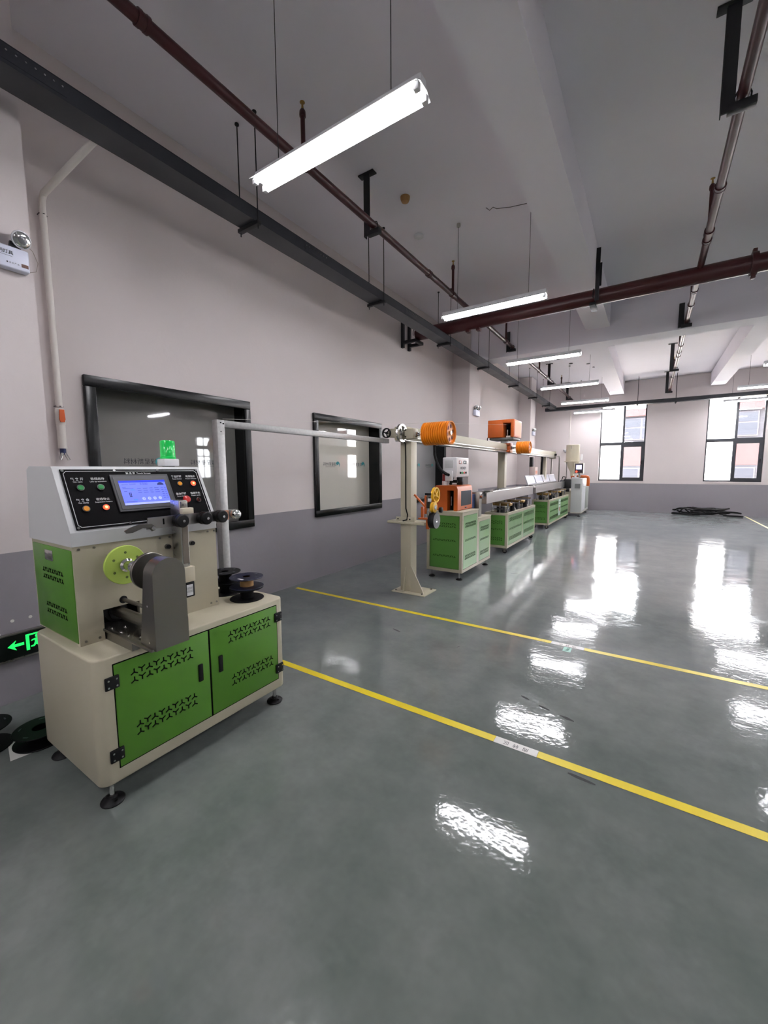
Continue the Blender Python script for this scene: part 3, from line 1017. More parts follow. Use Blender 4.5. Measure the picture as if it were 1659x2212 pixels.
spool('cable_spool', -2.035, 1.57, ZT, .1, .072, SPOOLK, SPOOLK, 'empty black plastic spool at the bottom, on the cream cabinet top', 'spools on the winding machine')
spool('cable_spool', -2.035, 1.572, ZT + .073, .1, .064, SPOOLB, KRAFT, 'navy blue spool with a kraft brown core on top of a black spool', 'spools on the winding machine', card=True)
spool('cable_spool', -2.245, 1.575, ZT, .095, .07, SPOOLK, SPOOLK, 'black spool lowest in the stack beside the galvanised post', 'spools on the winding machine')
spool('cable_spool', -2.245, 1.572, ZT + .0715, .095, .07, SPOOLK, SPOOLK, 'black spool topmost in the stack beside the galvanised post', 'spools on the winding machine')
spool('cable_spool', -2.70, .71, .002, .12, .07, SPOOLK, SPOOLK, 'black spool lying on white paper behind the winding machine', 'spools on the floor', hub=.06)
spool('cable_spool', -2.86, .515, .002, .12, .12, SPOOLK, SPOOLK, 'black spool on the floor at the left edge', 'spools on the floor', hub=.06)
tag(MB().slab([(-2.62, .56, .0005), (-2.58, .80, .0005), (-2.78, .86, .0005), (-2.82, .60, .0005)], (0, 0, .001)).build('paper_sheet', TAPEW, smooth=0), 'white paper sheet on the floor under a black spool', 'paper')

# ================================================================= GALVANISED FRAME
gf = thing('galvanised_frame', (-2.53, 1.77, 0), 'galvanised square tube post with a long horizontal arm behind the winding machine', 'frame')
MB().box(-2.56, -2.5, 1.742, 1.80, 0, 1.80, .003).build('post', GALV, gf)
MB().box(-2.555, -2.505, 1.80, 3.95, 1.752, 1.800, .003).build('arm', GALV, gf)
MB().box(-2.5, -2.4985, 1.745, 1.80, 1.70, 1.745).build('joint_plate', GALV, gf, smooth=0)
for yy, zz in ((1.77, 1.72), (1.77, 1.78), (1.79, 1.775)):
    MB().box(-2.4995, -2.4985, yy - .006, yy + .006, zz - .004, zz + .004).build('tube_slot', DARK, gf, smooth=0)

# ================================================================= OVERHEAD GUIDE RAIL
rl = thing('overhead_guide_rail', (-2.37, 4.2, 0), 'long cream overhead rail on posts carrying orange grooved drums', 'rail')


def column(x, y, ztop, base=True):
    m = MB()
    m.box(x - .07, x + .07, y - .07, y + .07, .012, ztop, .004)
    c_ = m.build('column', CREAM, rl)
    if base:
        MB().box(x - .15, x + .29, y - .15, y + .17, 0, .012, .002).build('base_plate', CREAM, c_)
        MB().slab([(x + .07, y - .075, .012), (x + .24, y - .075, .012), (x + .225, y - .075, .05), (x + .07, y - .075, .33)], (0, .012, 0)).build('gusset', CREAM, c_, smooth=0)
        MB().slab([(x - .005, y - .07, .012), (x - .005, y - .14, .012), (x - .005, y - .125, .05), (x - .005, y - .07, .30)], (.012, 0, 0)).build('gusset', CREAM, c_, smooth=0)
        for dx, dy in ((.24, -.11), (-.11, -.11), (.24, .13)):
            MB().cyl((x + dx, y + dy, .012), (x + dx, y + dy, .026), .011, n=6).build('anchor_bolt', STEEL, c_)
    return c_


c1 = column(-2.375, 4.17, 1.77)
sh = MB().box(-2.61, -2.11, 4.06, 4.28, .818, .848, .006).build('shelf', CREAM, c1)
MB().box(-2.50, -2.25, 4.085, 4.095, .848, .90, .003).build('shelf_bracket', CREAM, c1)
for xx in (-2.47, -2.31):
    MB().cyl((xx, 4.08, .875), (xx, 4.086, .875), .009, n=8).build('bolt', BLACK, c1)
MB().tube([(-2.47, 4.08, 1.80), (-2.42, 4.05, 1.795), (-2.37, 4.085, 1.75), (-2.372, 4.094, 1.6), (-2.372, 4.094, 1.3), (-2.370, 4.094, 1.0), (-2.345, 4.09, .93), (-2.35, 4.085, .87), (-2.40, 4.075, .855)], .008, 6).build('cable', RUBBER, c1)
c2 = column(-2.475, 8.11, 1.785, False)
c3 = column(-2.475, 11.87, 1.785, False)
for c_, yy in ((c2, 8.11), (c3, 11.87)):
    MB().box(-2.62, -2.395, yy - .12, yy + .12, 0, .012, .002).build('base_plate', CREAM, c_)
MB().box(-2.495, -2.365, 4.05, 12.8, 1.79, 1.942, .004).build('rail_beam', CREAM, rl)
MB().box(-2.485, -2.345, 4.05, 12.8, 1.776, 1.7895, .002).build('rail_strip', ALU, rl)
MB().box(-2.365, -2.352, 4.3, 12.8, 1.815, 1.832, .002).build('rail_strip', ALU, rl)
MB().box(-2.515, -2.335, 12.8, 12.82, 1.75, 1.965, .003).build('end_plate', CREAM, rl)
MB().cyl((-2.36, 12.74, 1.865), (-2.30, 12.74, 1.865), .03, n=10).build('end_clamp', BLACK, rl)

def wheel(x, y, z, axis, r, rim, depth, material, spokes=5, hubr=.3, parent=None, name='wheel'):
    """rim with spokes; axis 'x' or 'y'"""
    ax = V(1, 0, 0) if axis == 'x' else V(0, 1, 0)
    o = V(x, y, z) - ax * depth / 2
    m = MB()
    m.lathe([(r - rim, 0), (r, 0), (r - rim * .25, depth * .5), (r, depth), (r - rim, depth), (r - rim, 0)], o, ax, 28, caps=False)
    m.lathe([(r * hubr, -.002), (r * hubr, depth + .002)], o, ax, 16)
    a0, b0 = ax.orthogonal().normalized(), None
    b0 = ax.cross(a0)
    for k in range(spokes):
        t = 2 * math.pi * k / spokes
        d = a0 * math.cos(t) + b0 * math.sin(t)
        p = V(x, y, z)
        m.bar(p + d * r * hubr * .8, p + d * (r - rim * .5), depth * .7, r * .2, ax.cross(d))
    return m.build(name, material, parent)


hw = wheel(-2.585, 4.02, 1.875, 'y', .058, .014, .018, RUBBER, 3, .25, rl, 'hand_wheel')
MB().cyl((-2.585, 4.03, 1.875), (-2.585, 4.16, 1.875), .012, n=10).build('wheel_shaft', STEEL, rl)
MB().box(-2.62, -2.44, 4.10, 4.22, 1.83, 1.93, .006).build('gear_block', CREAM, rl)
wheel(-2.37, 4.00, 1.862, 'x', .102, .022, .03, CHROME, 5, .28, rl, 'silver_pulley')
MB().cyl((-2.44, 4.0, 1.862), (-2.34, 4.0, 1.862), .018, n=12).build('pulley_axle', STEEL, rl)
MB().box(-2.345, -2.235, 4.02, 4.14, 1.80, 1.91, .006).build('drive_block', CREAM, rl)
for yy, zz in ((4.04, 1.895), (4.04, 1.82)):
    MB().cyl((-2.33, 4.015, zz), (-2.33, 4.02, zz), .009, n=8).build('bolt', BLACK, rl)


def drum(x0, x1, y, z, r, grooves, holes):
    prof_ = [(r * .80, -.0)]
    L = x1 - x0
    p = L / grooves
    for k in range(grooves):
        prof_ += [(r, k * p + p * .06), (r, k * p + p * .48), (r * .90, k * p + p * .66), (r * .90, k * p + p * .82), (r, k * p + p * .98)]
    prof_ += [(r, L - .002), (r - .012, L), (r - .016, L - .02), (.03, L - .02)]
    d = MB().lathe(prof_, (x0, y, z), (1, 0, 0), 40).build('grooved_drum', ORANGE2, rl, smooth=30)
    for k in range(holes):
        a = 2 * math.pi * k / holes + .3
        MB().cyl((x1 - .021, y + r * .58 * math.cos(a), z + r * .58 * math.sin(a)), (x1 - .019, y + r * .58 * math.cos(a), z + r * .58 * math.sin(a)), r * .18, n=14).build('drum_hole', mat('drum_hole', '7a3405', .6), d)
    MB().lathe([(.022, 0), (.022, .016), (.010, .018)], (x1 - .021, y, z), (1, 0, 0), 16).build('drum_hub', CHROME, d)
    MB().cyl((x0 - .12, y, z), (x0, y, z), .012, n=12).build('drum_shaft', STEEL, d)
    MB().lathe([(.034, 0), (.034, .02), (.022, .024), (.020, .05)], (x0 - .118, y, z), (1, 0, 0), 16).build('shaft_flange', CHROME, d)
    return d


drum(-2.115, -1.80, 4.09, 1.843, .126, 12, 6)
drum(-2.19, -1.945, 8.11, 1.866, .119, 8, 6)
MB().box(-2.364, -2.30, 8.03, 8.19, 1.775, 1.96, .004).build('drum_mount', ORANGE, rl)
for zz in (1.77, 1.9):
    MB().box(-2.50, -2.29, 7.98, 8.02, zz + .02, zz + .056, .003).build('mount_clamp', ORANGE, rl)
MB().tube([(-2.37, 3.99, 1.963), (-2.20, 4.05, 1.966), (-1.97, 4.09, 1.967)], .0012, 5).build('filament', PVC, rl)
MB().tube([(-2.12, 4.09, 1.966), (-2.34, 7.95, 2.30)], .0014, 5).build('filament', PVC, rl)
MB().tube([(-2.52, 1.8, 1.81), (-2.45, 3.9, 1.96)], .001, 5).build('filament', PVC, rl)

# laser gauge on the rail
gb = thing('laser_gauge', (-2.45, 8.15, 1.943), 'orange laser gauge box on top of the overhead rail', 'gauge')
MB().box(-2.50, -2.38, 8.05, 8.20, 1.943, 2.02, .003).build('stand', HOODG, gb)
MB().box(-2.69, -2.22, 7.94, 8.42, 2.02, 2.062, .004).build('base_tray', mat('grey_cast', '6f716e', .5), gb)
m = MB()
op0, op1 = -2.415, -2.27
m.box(-2.715, op0, 7.90, 8.45, 2.063, 2.40, .012, 3).box(op1, -2.205, 7.90, 8.45, 2.063, 2.40, .012, 3)
m.box(op0 - .02, op1 + .02, 7.90, 8.45, 2.335, 2.3998, .003).box(op0 - .02, op1 + .02, 8.14, 8.449, 2.063, 2.336)
m.build('gauge_housing', ORANGE, gb)
MB().box(op0, op1, 8.12, 8.139, 2.064, 2.334).build('measuring_slot', DARK, gb, smooth=0)
MB().cyl((-2.38, 8.09, 2.064), (-2.38, 8.09, 2.22), .016, n=10).build('lens_post', CHROME, gb)
MB().box(-2.37, -2.29, 7.96, 8.02, 2.064, 2.095, .003).build('guide_eye', PVC, gb)
MB().box(-2.204, -2.201, 7.95, 8.40, 2.09, 2.37).build('grille_plate', mat('orange_perforated', 'e08a55', .45, noise=.15, nscale=160), gb, smooth=0)
MB().tube([(-2.715, 8.0, 2.09), (-2.745, 7.99, 2.07), (-2.75, 7.99, 2.0)], .009, 6).build('gauge_cable', RUBBER, gb)

# ================================================================= PULLEY GUIDE on the shelf
pg = thing('pulley_guide', (-2.09, 4.1, .78), 'orange bracket with two yellow pulleys and a black wheel on the post shelf', 'guide')
MB().box(-2.11, -2.07, 4.10, 4.13, .775, .888, .003).build('clamp_bracket', ORANGE, pg)
MB().box(-2.19, -2.055, 4.06, 4.16, .888, .905, .003).build('base_plate', ORANGE, pg)
MB().box(-2.17, -2.145, 4.09, 4.13, .905, 1.03, .004).build('upright', ORANGE, pg)
MB().box(-2.125, -2.098, 4.09, 4.12, .95, 1.16, .003).build('upright', ORANGE, pg)
MB().bar((-2.235, 4.08, 1.155), (-2.115, 4.10, 1.03), .03, .018).build('lever_arm', ORANGE, pg)
MB().cyl((-2.25, 4.075, 1.165), (-2.228, 4.085, 1.15), .012, n=10).build('lever_knob', ORANGE, pg)
for xx in (-2.125, -2.095, -2.068):
    MB().cyl((xx, 4.10, .905), (xx, 4.10, 1.02), .006, n=8).build('guide_rod', CHROME, pg)
MB().box(-2.098, -2.055, 4.085, 4.125, 1.015, 1.145, .004).build('slide_block', mat('dark_steel2', '44443f', .45, metal=.6), pg)
MB().box(-2.10, -2.03, 4.05, 4.075, 1.165, 1.19, .003).build('sensor', BLACK, pg)
MB().cyl((-2.065, 4.06, 1.09), (-2.065, 4.06, 1.165), .011, n=10).build('sensor_stem', STEEL, pg)
MB().box(-2.06, -2.02, 4.045, 4.06, 1.095, 1.13, .003).build('sensor_clip', WHITE, pg)
wheel(-2.02, 4.16, 1.165, 'x', .088, .018, .03, YELLOW, 5, .22, pg, 'yellow_pulley')
p2 = MB().lathe([(.052, 0), (.060, .004), (.060, .012), (.052, .022), (.060, .032), (.060, .04), (.040, .044), (.012, .044)], (-2.03, 4.09, 1.03), (1, 0, 0), 28).build('small_yellow_pulley', YELLOW, pg)
MB().lathe([(.026, 0), (.026, .004), (.010, .006)], (-1.986, 4.09, 1.03), (1, 0, 0), 18).build('pulley_bearing', WHITE, p2)
for k in range(7):
    a = 2 * math.pi * k / 7
    MB().cyl((-1.9815, 4.09 + .019 * math.cos(a), 1.03 + .019 * math.sin(a)), (-1.9805, 4.09 + .019 * math.cos(a), 1.03 + .019 * math.sin(a)), .004, n=8).build('bearing_hole', DARK, p2)
bk = MB().lathe([(.055, 0), (.088, .002), (.090, .008), (.090, .068), (.086, .074), (.075, .074), (.070, .066), (.02, .066)], (-2.048, 4.10, .88), (1, 0, 0), 32).build('black_wheel', RUBBER, pg)
MB().lathe([(.075, 0), (.088, .001), (.088, .002), (.075, .002)], (-1.974, 4.10, .88), (1, 0, 0), 32).build('wheel_rim', mat('wheel_grey', '6b6c6e', .4), bk)
MB().lathe([(.02, 0), (.02, .01), (.008, .012)], (-1.982, 4.10, .88), (1, 0, 0), 16).build('wheel_hub', CHROME, bk)
MB().lathe([(.028, 0), (.032, .006), (.032, .03), (.026, .034)], (-1.96, 4.14, 1.0), (1, 0, 0), 18).build('tension_knob', BLACK, pg)


# ================================================================= HAUL-OFF MACHINE
def panel_x(parent, x, y0, y1, z0, z1, rows, name='side_panel', sz=.016, pitch=.03):
    """green panel facing +x with bands of slots; rows: list of (z, nrows)"""
    p = MB().box(x - .006, x + .002, y0, y1, z0, z1, .001, 1).build(name, GLOSSG, parent)
    for z, nr in rows:
        cnt = int((y1 - y0 - .09) / pitch)
        yslots(MB(), (x + .002, y0 + (y1 - y0 - (cnt - 1) * pitch) / 2, z), (0, 1, 0), (0, 0, 1), (1, 0, 0), nr, cnt, pitch, .034, sz, .005, th=.0015).build('vent_slots', DARK, p, smooth=0)
    return p


def panel_y(parent, y, x0, x1, z0, z1, rows, sz=.016, pitch=.03):
    p = MB().box(x0, x1, y - .002, y + .006, z0, z1, .001, 1).build('end_panel', GLOSSG, parent)
    for z, nr in rows:
        cnt = int((x1 - x0 - .07) / pitch)
        yslots(MB(), (x0 + (x1 - x0 - (cnt - 1) * pitch) / 2, y - .002, z), (1, 0, 0), (0, 0, 1), (0, -1, 0), nr, cnt, pitch, .034, sz, .005, th=.0015).build('vent_slots', DARK, p, smooth=0)
    return p


def frame_box(parent, x0, x1, y0, y1, z0, z1, e=.04, extra_y=(), top=True):
    """angle iron cabinet frame"""
    m = MB()
    for x in (x0, x1 - e):
        for y in (y0, y1 - e):
            m.box(x, x + e, y, y + e, z0, z1)
    for x in (x0, x1 - e):
        for z in (z0, z1 - e):
            m.box(x, x + e, y0 + e, y1 - e, z, z + e)
    for y in (y0, y1 - e):
        for z in (z0, z1 - e):
            m.box(x0 + e, x1 - e, y, y + e, z, z + e)
    for y in extra_y:
        m.box(x1 - e, x1, y - e / 2, y + e / 2, z0 + e, z1 - e)
    o = m.build('frame', CREAM, parent, smooth=0)
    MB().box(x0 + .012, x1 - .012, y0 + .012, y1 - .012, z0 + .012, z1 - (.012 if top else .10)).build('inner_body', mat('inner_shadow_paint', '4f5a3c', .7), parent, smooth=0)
    return o


def feet(parent, pts, top):
    for x, y in pts:
        MB().cyl((x, y, .015), (x, y, top), .012, n=8).build('foot_stem', CHROME, parent)
        MB().lathe([(.042, 0), (.044, .008), (.02, .024)], (x, y, 0), (0, 0, 1), 16).build('foot_pad', RUBBER, parent)


ho = thing('haul_off_machine', (-2.24, 5.4, 0), 'stepped green haul-off machine with an orange hood, behind the cream post', 'machine')
frame_box(ho, -2.495, -1.985, 4.88, 5.46, .10, .89)
MB().box(-2.50, -1.98, 4.875, 5.462, .8905, .905, .002).build('worktop', CREAM, ho)
panel_y(ho, 4.886, -2.45, -2.03, .145, .845, [(.74, 2), (.52, 1), (.31, 1)])
panel_x(ho, -1.987, 4.925, 5.42, .145, .845, [(.74, 2), (.52, 1), (.31, 2)])
frame_box(ho, -2.495, -1.985, 5.462, 6.0, .10, .755)
MB().box(-2.50, -1.98, 5.463, 6.005, .7555, .768, .002).build('lower_worktop', CREAM, ho)
panel_x(ho, -1.987, 5.505, 5.958, .145, .71, [(.62, 2), (.45, 1), (.27, 2)])
feet(ho, ((-2.04, 4.93), (-2.44, 4.93), (-2.04, 5.94), (-2.44, 5.94)), .10)
# orange hood with opening and window
m = MB()
hx0, hx1, hy0, hy1, hz0, hz1 = -2.475, -2.085, 4.95, 5.47, .925, 1.24
ox0, ox1 = -2.235, -2.14
m.box(ox1, hx1 - .012, hy0, hy1, hz0, hz1, .0)
m2 = MB()
pf = [(hx0, hz0 - .02), (hx0, 1.16), (hx0 + .08, hz1), (ox0, hz1), (ox0, hz0 - .02)]
m2.prism(pf, 'y', hy0, hy1)
pf = [(ox1, hz0 - .02), (ox1, hz1), (hx1 - .05, hz1), (hx1 - .015, hz1 - .012), (hx1, hz1 - .05), (hx1, hz0 - .01), (hx1 - .01, hz0 - .02)]
m2.prism(pf, 'y', hy0, hy1)
m2.prism([(ox0, 1.175), (ox1, 1.175), (ox1, hz1), (ox0, hz1)], 'y', hy0, hy1)
m2.box(ox0, ox1, hy0 + .12, hy1, hz0 - .02, 1.175)
hd = m2.build('orange_hood', ORANGE, ho, smooth=30)
MB().box(ox0, ox1, hy0 + .105, hy0 + .119, .906, 1.174).build('hood_opening', DARK, ho, smooth=0)
for xx in (-2.21, -2.165):
    MB().cyl((xx, hy0 + .09, .97), (xx, hy0 + .09, 1.09), .008, n=8).build('guide_pin', CHROME, ho)
wp = MB().box(hx1, hx1 + .003, 5.065, 5.43, .965, 1.165, .001, 1).build('hood_window', mat('smoked_acrylic', '595d62', .12, coat=.5), ho)
MB().box(hx1, hx1 + .012, 5.2, 5.26, .93, .945, .003).build('hood_catch', DARKG, ho)
# drive unit beyond the hood
MB().box(-2.24, -2.10, 5.50, 5.62, .769, 1.10, .005).build('blue_motor', BLUE, ho)
MB().box(-2.22, -2.04, 5.63, 5.74, .769, 1.12, .005).build('drive_housing', STEEL, ho)
MB().cyl((-2.04, 5.68, 1.06), (-2.0, 5.68, 1.06), .035, n=14).build('drive_roller', CHROME, ho)
# red lamp, clamp and control box above
lp = MB().lathe([(.045, 0), (.045, .05), (.04, .055)], (-2.32, 5.08, 1.241), (0, 0, 1), 18).build('lamp_base', WHITE, ho)
MB().lathe([(.043, 0), (.043, .09), (.036, .10)], (-2.32, 5.08, 1.296), (0, 0, 1), 18).build('red_lamp_lens', mat('red_lens', '7d1f20', .2), lp)
MB().bar((-2.30, 5.2, 1.242), (-2.27, 5.22, 1.36), .03, .03).build('clamp_stem', BLACK, ho)
MB().box(-2.28, -2.16, 5.12, 5.19, 1.27, 1.31, .006).build('clamp_block', BLACK, ho)
MB().box(-2.18, -2.10, 5.13, 5.18, 1.245, 1.345, .008).build('clamp_block', BLACK, ho)
cbx = MB().box(-2.345, -2.15, 5.04, 5.49, 1.345, 1.612, .012, 3).build('control_box', WHITE, ho)
MB().box(-2.312, -2.19, 5.036, 5.04, 1.47, 1.575, .002).build('vent_panel', HOODG, cbx)
MB().box(-2.29, -2.19, 5.0, 5.039, 1.30, 1.435, .004).build('socket_box', WHITE, cbx)
MB().cyl((-2.24, 4.995, 1.38), (-2.24, 5.0, 1.38), .02, n=14).build('socket', BLACK, cbx)
MB().box(-2.15, -2.146, 5.055, 5.475, 1.36, 1.60, .002).build('front_plate', mat('pinkish_white', 'e8dedd', .45), cbx)
RDISP = mat('red_meter', '8e3a32', .3)
for y0, mt in ((5.12, RDISP), (5.28, BLACK)):
    MB().box(-2.146, -2.143, y0, y0 + .11, 1.525, 1.57, .002).build('meter', mt, cbx)
    MB().box(-2.143, -2.1425, y0 + .015, y0 + .06, 1.535, 1.56).build('meter_face', WHITE, cbx, smooth=0)
text('box_lettering', 'HK BNDY', .048, (-2.1455, 5.27, 1.468), (0, 1, 0), (0, 0, 1), PRINTB, cbx, bold=.0015)
for k, (yy, mt) in enumerate(((5.17, BLACK), (5.235, GRNB), (5.30, REDB), (5.365, BLACK))):
    MB().cyl((-2.146, yy, 1.405), (-2.134, yy, 1.405), .015, n=12).build('button', mt, cbx)
MB().tube([(-2.45, 5.0, 1.775), (-2.445, 5.0, 1.65), (-2.42, 5.0, 1.57), (-2.38, 5.0, 1.49), (-2.33, 4.99, 1.43), (-2.28, 4.98, 1.40), (-2.25, 4.985, 1.385)], .02, 8).build('conduit_hose', RUBBER, ho)


# ================================================================= COOLING TROUGHS
def trough(y0, y1, ty0, ty1, label, lid):
    t = thing('cooling_trough', (-2.2, (y0 + y1) / 2, 0), label, 'machine', 'cooling troughs on castors')
    frame_box(t, -2.39, -1.985, y0, y1, .10, .705, extra_y=((y0 + y1) / 2,), top=False)
    panel_y(t, y0 + .006, -2.345, -2.03, .145, .66, [(.56, 2), (.42, 1), (.27, 2)], pitch=.034)
    ym = (y0 + y1) / 2
    panel_x(t, -1.987, y0 + .045, ym - .022, .145, .66, [(.60, 2), (.42, 1), (.27, 2)], pitch=.04, sz=.02)
    panel_x(t, -1.987, ym + .022, y1 - .045, .145, .66, [(.60, 2), (.42, 1), (.27, 2)], pitch=.04, sz=.02)
    for x in (-2.04, -2.335):
        for y in (y0 + .07, y1 - .07):
            MB().box(x - .03, x + .03, y - .03, y + .03, .085, .0998).build('castor_plate', STEEL, t, smooth=0)
            MB().box(x - .02, x + .02, y - .022, y - .016, .03, .085).box(x - .02, x + .02, y + .016, y + .022, .03, .085).build('castor_fork', STEEL, t, smooth=0)
            MB().cyl((x, y - .015, .038), (x, y + .015, .038), .038, n=16).build('castor_wheel', RUBBER, t)
    # trough body
    X0, X1 = -2.385, -2.15
    m = MB()
    m.box(X0, X1, ty0, ty1, .905, .915).box(X0, X0 + .006, ty0, ty1, .915, 1.075).box(X1 - .006, X1, ty0, ty1, .915, 1.075)
    m.box(X0 + .006, X1 - .006, ty0, ty0 + .006, .915, 1.02).box(X0 + .006, X1 - .006, ty1 - .006, ty1, .915, 1.02)
    m.box(X1 - .03, X1 + .012, ty0, ty1, 1.0752, 1.081).box(X0 - .012, X0 + .03, ty0, ty1, 1.0752, 1.081)
    m.build('trough_body', mat('polished_trough', 'e0dcda', .28, metal=1), t, smooth=0)
    MB().box(X0 + .007, X1 - .007, ty0 + .007, ty1 - .007, .916, 1.03).build('water', mat('trough_water', '6d7b80', .05, coat=.4), t, smooth=0)
    MB().box(X0 + .02, X1 - .05, ty0 - .10, ty0 - .001, 1.02, 1.085, .004).build('inlet_guard', BLACK, t)
    MB().box(X0 + .05, X1 - .05, ty0 - .25, ty0 - .101, .99, 1.05, .004).build('inlet_roller', STEEL, t)
    # supports and plumbing
    for y in (y0 + .25, (y0 + y1) / 2, y1 - .25):
        for x in (-2.34, -2.06):
            MB().cyl((x, y, .60), (x, y, .85), .012, n=8).build('support_rod', CHROME, t)
        MB().box(-2.37, -2.02, y - .02, y + .02, .85, .872).build('support_bar', mat('support_brown', '8a7350', .5), t, smooth=0)
        MB().cyl((-2.2, y, .6), (-2.2, y, .85), .010, n=8).build('jack_screw', STEEL, t)
        MB().lathe([(.07, 0), (.08, .006), (.07, .014), (.02, .018)], (-2.2, y - .08, .75), (0, 0, 1), 16).build('hand_wheel', BLACK, t)
    for y in (y0 + .33, y0 + (y1 - y0) * .62):
        MB().box(-2.36, -2.04, y, y + .14, .80, .845, .006).build('valve_manifold', BRASS, t)
        MB().cyl((-2.06, y + .2, .66), (-2.06, y + .2, .84), .04, n=12).build('valve_body', BLACK, t)
        MB().cyl((-2.3, y + .3, .60), (-2.3, y + .3, .76), .075, n=16).build('pump', mat('pump_dark', '2c2e33', .5), t)
        MB().tube([(-2.3, y + .3, .74), (-2.2, y + .35, .80), (-2.12, y + .45, .79), (-2.06, y + .5, .66)], .014, 6).build('water_hose', PVC, t)
    if not lid:
        MB().box(X0 + .01, X1 - .10, ty0 + .5, ty1 - .3, 1.082, 1.09, .002).build('cover_sheet', mat('steel_sheet', '7f7f80', .3, metal=1), t)
        MB().box(X1 - .09, X1 - .03, ty0 + .4, ty1 - .2, 1.0815, 1.088, .002).build('cover_strip', CHROME, t)
        MB().box(X0 + .06, X0 + .09, ty0 + .9, ty0 + 1.5, 1.0905, 1.10, .003).build('cover_handle', BLACK, t)
        for y in (ty0 + .55, ty0 + .75):
            MB().cyl((X1 - .06, y, 1.088), (X1 - .06, y, 1.12), .014, n=10).build('nozzle', CHROME, t)
    else:
        # open hinged lid with glazed panels
        ly0, ly1 = lid
        a, b = V(X0 + .005, 0, 1.088), V(X0 - .068, 0, 1.285)
        d = b - a
        lf = MB()
        n4 = 4
        st = (ly1 - ly0) / n4
        for k in range(n4 + 1):
            y = ly0 + k * st
            lf.bar((a.x, y, a.z), (b.x, y, b.z), .03, .015, (0, 1, 0))
        for q in (0.0, 1.0):
            p = a + d * q
            lf.bar((p.x, ly0, p.z), (p.x, ly1, p.z), .015, .03)
        lo = lf.build('lid_frame', mat('lid_frame_white', 'cfcfd6', .35), t, smooth=0)
        for k in range(n4):
            y = ly0 + k * st
            p0, p1 = a + d * .07, a + d * .93
            MB().slab([(p0.x, y + .02, p0.z), (p0.x, y + st - .02, p0.z), (p1.x, y + st - .02, p1.z), (p1.x, y + .02, p1.z)], (.003, 0, .0015)).build('lid_pane', mat('lid_acrylic', 'd6d9e8', .25, coat=.3), lo, smooth=0)
    return t


trough(6.88, 8.86, 6.27, 9.33, 'nearer green trough on castors with a flat steel cover, just past the orange hooded machine', None)
t4 = trough(10.3, 13.05, 9.60, 13.3, 'farther green trough on castors with a raised glazed lid', (9.8, 13.2))
stk = MB().box(-1.984, -1.982, 11.46, 11.78, .22, .66).build('instruction_sheet', mat('mint_sheet', 'bcd0c6', .3), t4, smooth=0)
for z in (.615, .54, .465):
    MB().box(-1.982, -1.981, 11.52, 11.74, z - .022, z + .022).build('sheet_mark', mat('pale_mint', 'e6f4ea', .3), stk, smooth=0)
    MB().box(-1.982, -1.981, 11.52, 11.74, z - .035, z - .026).build('sheet_line', mat('sheet_green', '3f7f5c', .4), stk, smooth=0)
MB().lathe([(.045, 0), (.062, 0), (.062, .001), (.045, .001)], (-1.982, 11.63, .39), (1, 0, 0), 24).build('sheet_red_ring', mat('sheet_red', 'c8706a', .4), stk, smooth=0)

# ================================================================= EXTRUDER
ex = thing('extruder', (-1.95, 14.4, 0), 'tall light grey extruder with a hopper and small screen at the far end', 'machine')
EG = mat('extruder_grey', 'c3c6c4', .4, noise=.02, nscale=4)
MB().box(-2.0, -1.70, 13.55, 15.2, .12, 1.16, .006).build('body', EG, ex)
MB().box(-2.40, -2.001, 13.58, 15.2, .12, .78, .006).build('gear_cabinet', CREAM, ex)
MB().box(-2.0, -1.70, 13.545, 15.2, .10, .119).build('plinth', CREAM, ex, smooth=0)
MB().box(-1.90, -1.745, 13.542, 13.549, .85, 1.0, .002).build('recess_plate', mat('recess_grey', '7a7d7b', .6), ex)
MB().box(-1.90, -1.745, 13.528, 13.542, .85, .862).build('recess_ledge', EG, ex, smooth=0)
dp = MB().box(-1.70, -1.696, 13.62, 14.35, .18, 1.1, .002).build('side_door', mat('white_panel', 'd3d5da', .35), ex)
MB().box(-1.70, -1.696, 14.4, 15.1, .18, .95, .002).build('side_grille', mat('grille_grey', '8f958f', .5), ex)
feet(ex, ((-1.76, 13.62), (-1.76, 15.1), (-2.3, 13.65), (-2.3, 15.1)), .11)
# barrel cover (orange) over the body
m = MB()
m.tube([(-1.86, 13.75, 1.215), (-1.62, 13.75, 1.215), (-1.575, 13.75, 1.20), (-1.56, 13.75, 1.15), (-1.56, 13.75, .93)], .045, 12)
m.build('barrel_cover', ORANGE, ex)
MB().lathe([(.05, 0), (.05, .02)], (-1.88, 13.75, 1.215), (1, 0, 0), 16).build('cover_flange', CHROME, ex)
MB().box(-1.70, -1.56, 13.70, 13.80, .90, .93, .003).build('cover_bracket', EG, ex)
MB().box(-2.04, -1.93, 13.66, 13.80, 1.162, 1.235, .01).build('feed_throat', ORANGE, ex)
MB().box(-2.0, -1.8, 13.6, 13.95, 1.161, 1.20, .004).build('top_plate', WHITE, ex)
# die head in black
MB().box(-2.20, -2.001, 13.40, 13.579, .86, 1.14, .02).build('die_head', BLACK, ex)
MB().cyl((-2.25, 13.33, 1.06), (-2.25, 13.56, 1.06), .055, n=14).build('die_nozzle', mat('die_steel', '55565a', .35, metal=.9), ex)
MB().cyl((-2.12, 13.36, .82), (-2.02, 13.36, .82), .06, n=14).build('cable_gland', BLACK, ex)
MB().tube([(-2.15, 13.42, 1.14), (-2.16, 13.40, 1.22), (-2.22, 13.42, 1.22), (-2.26, 13.45, 1.12)], .012, 6).build('heater_cable', RUBBER, ex)
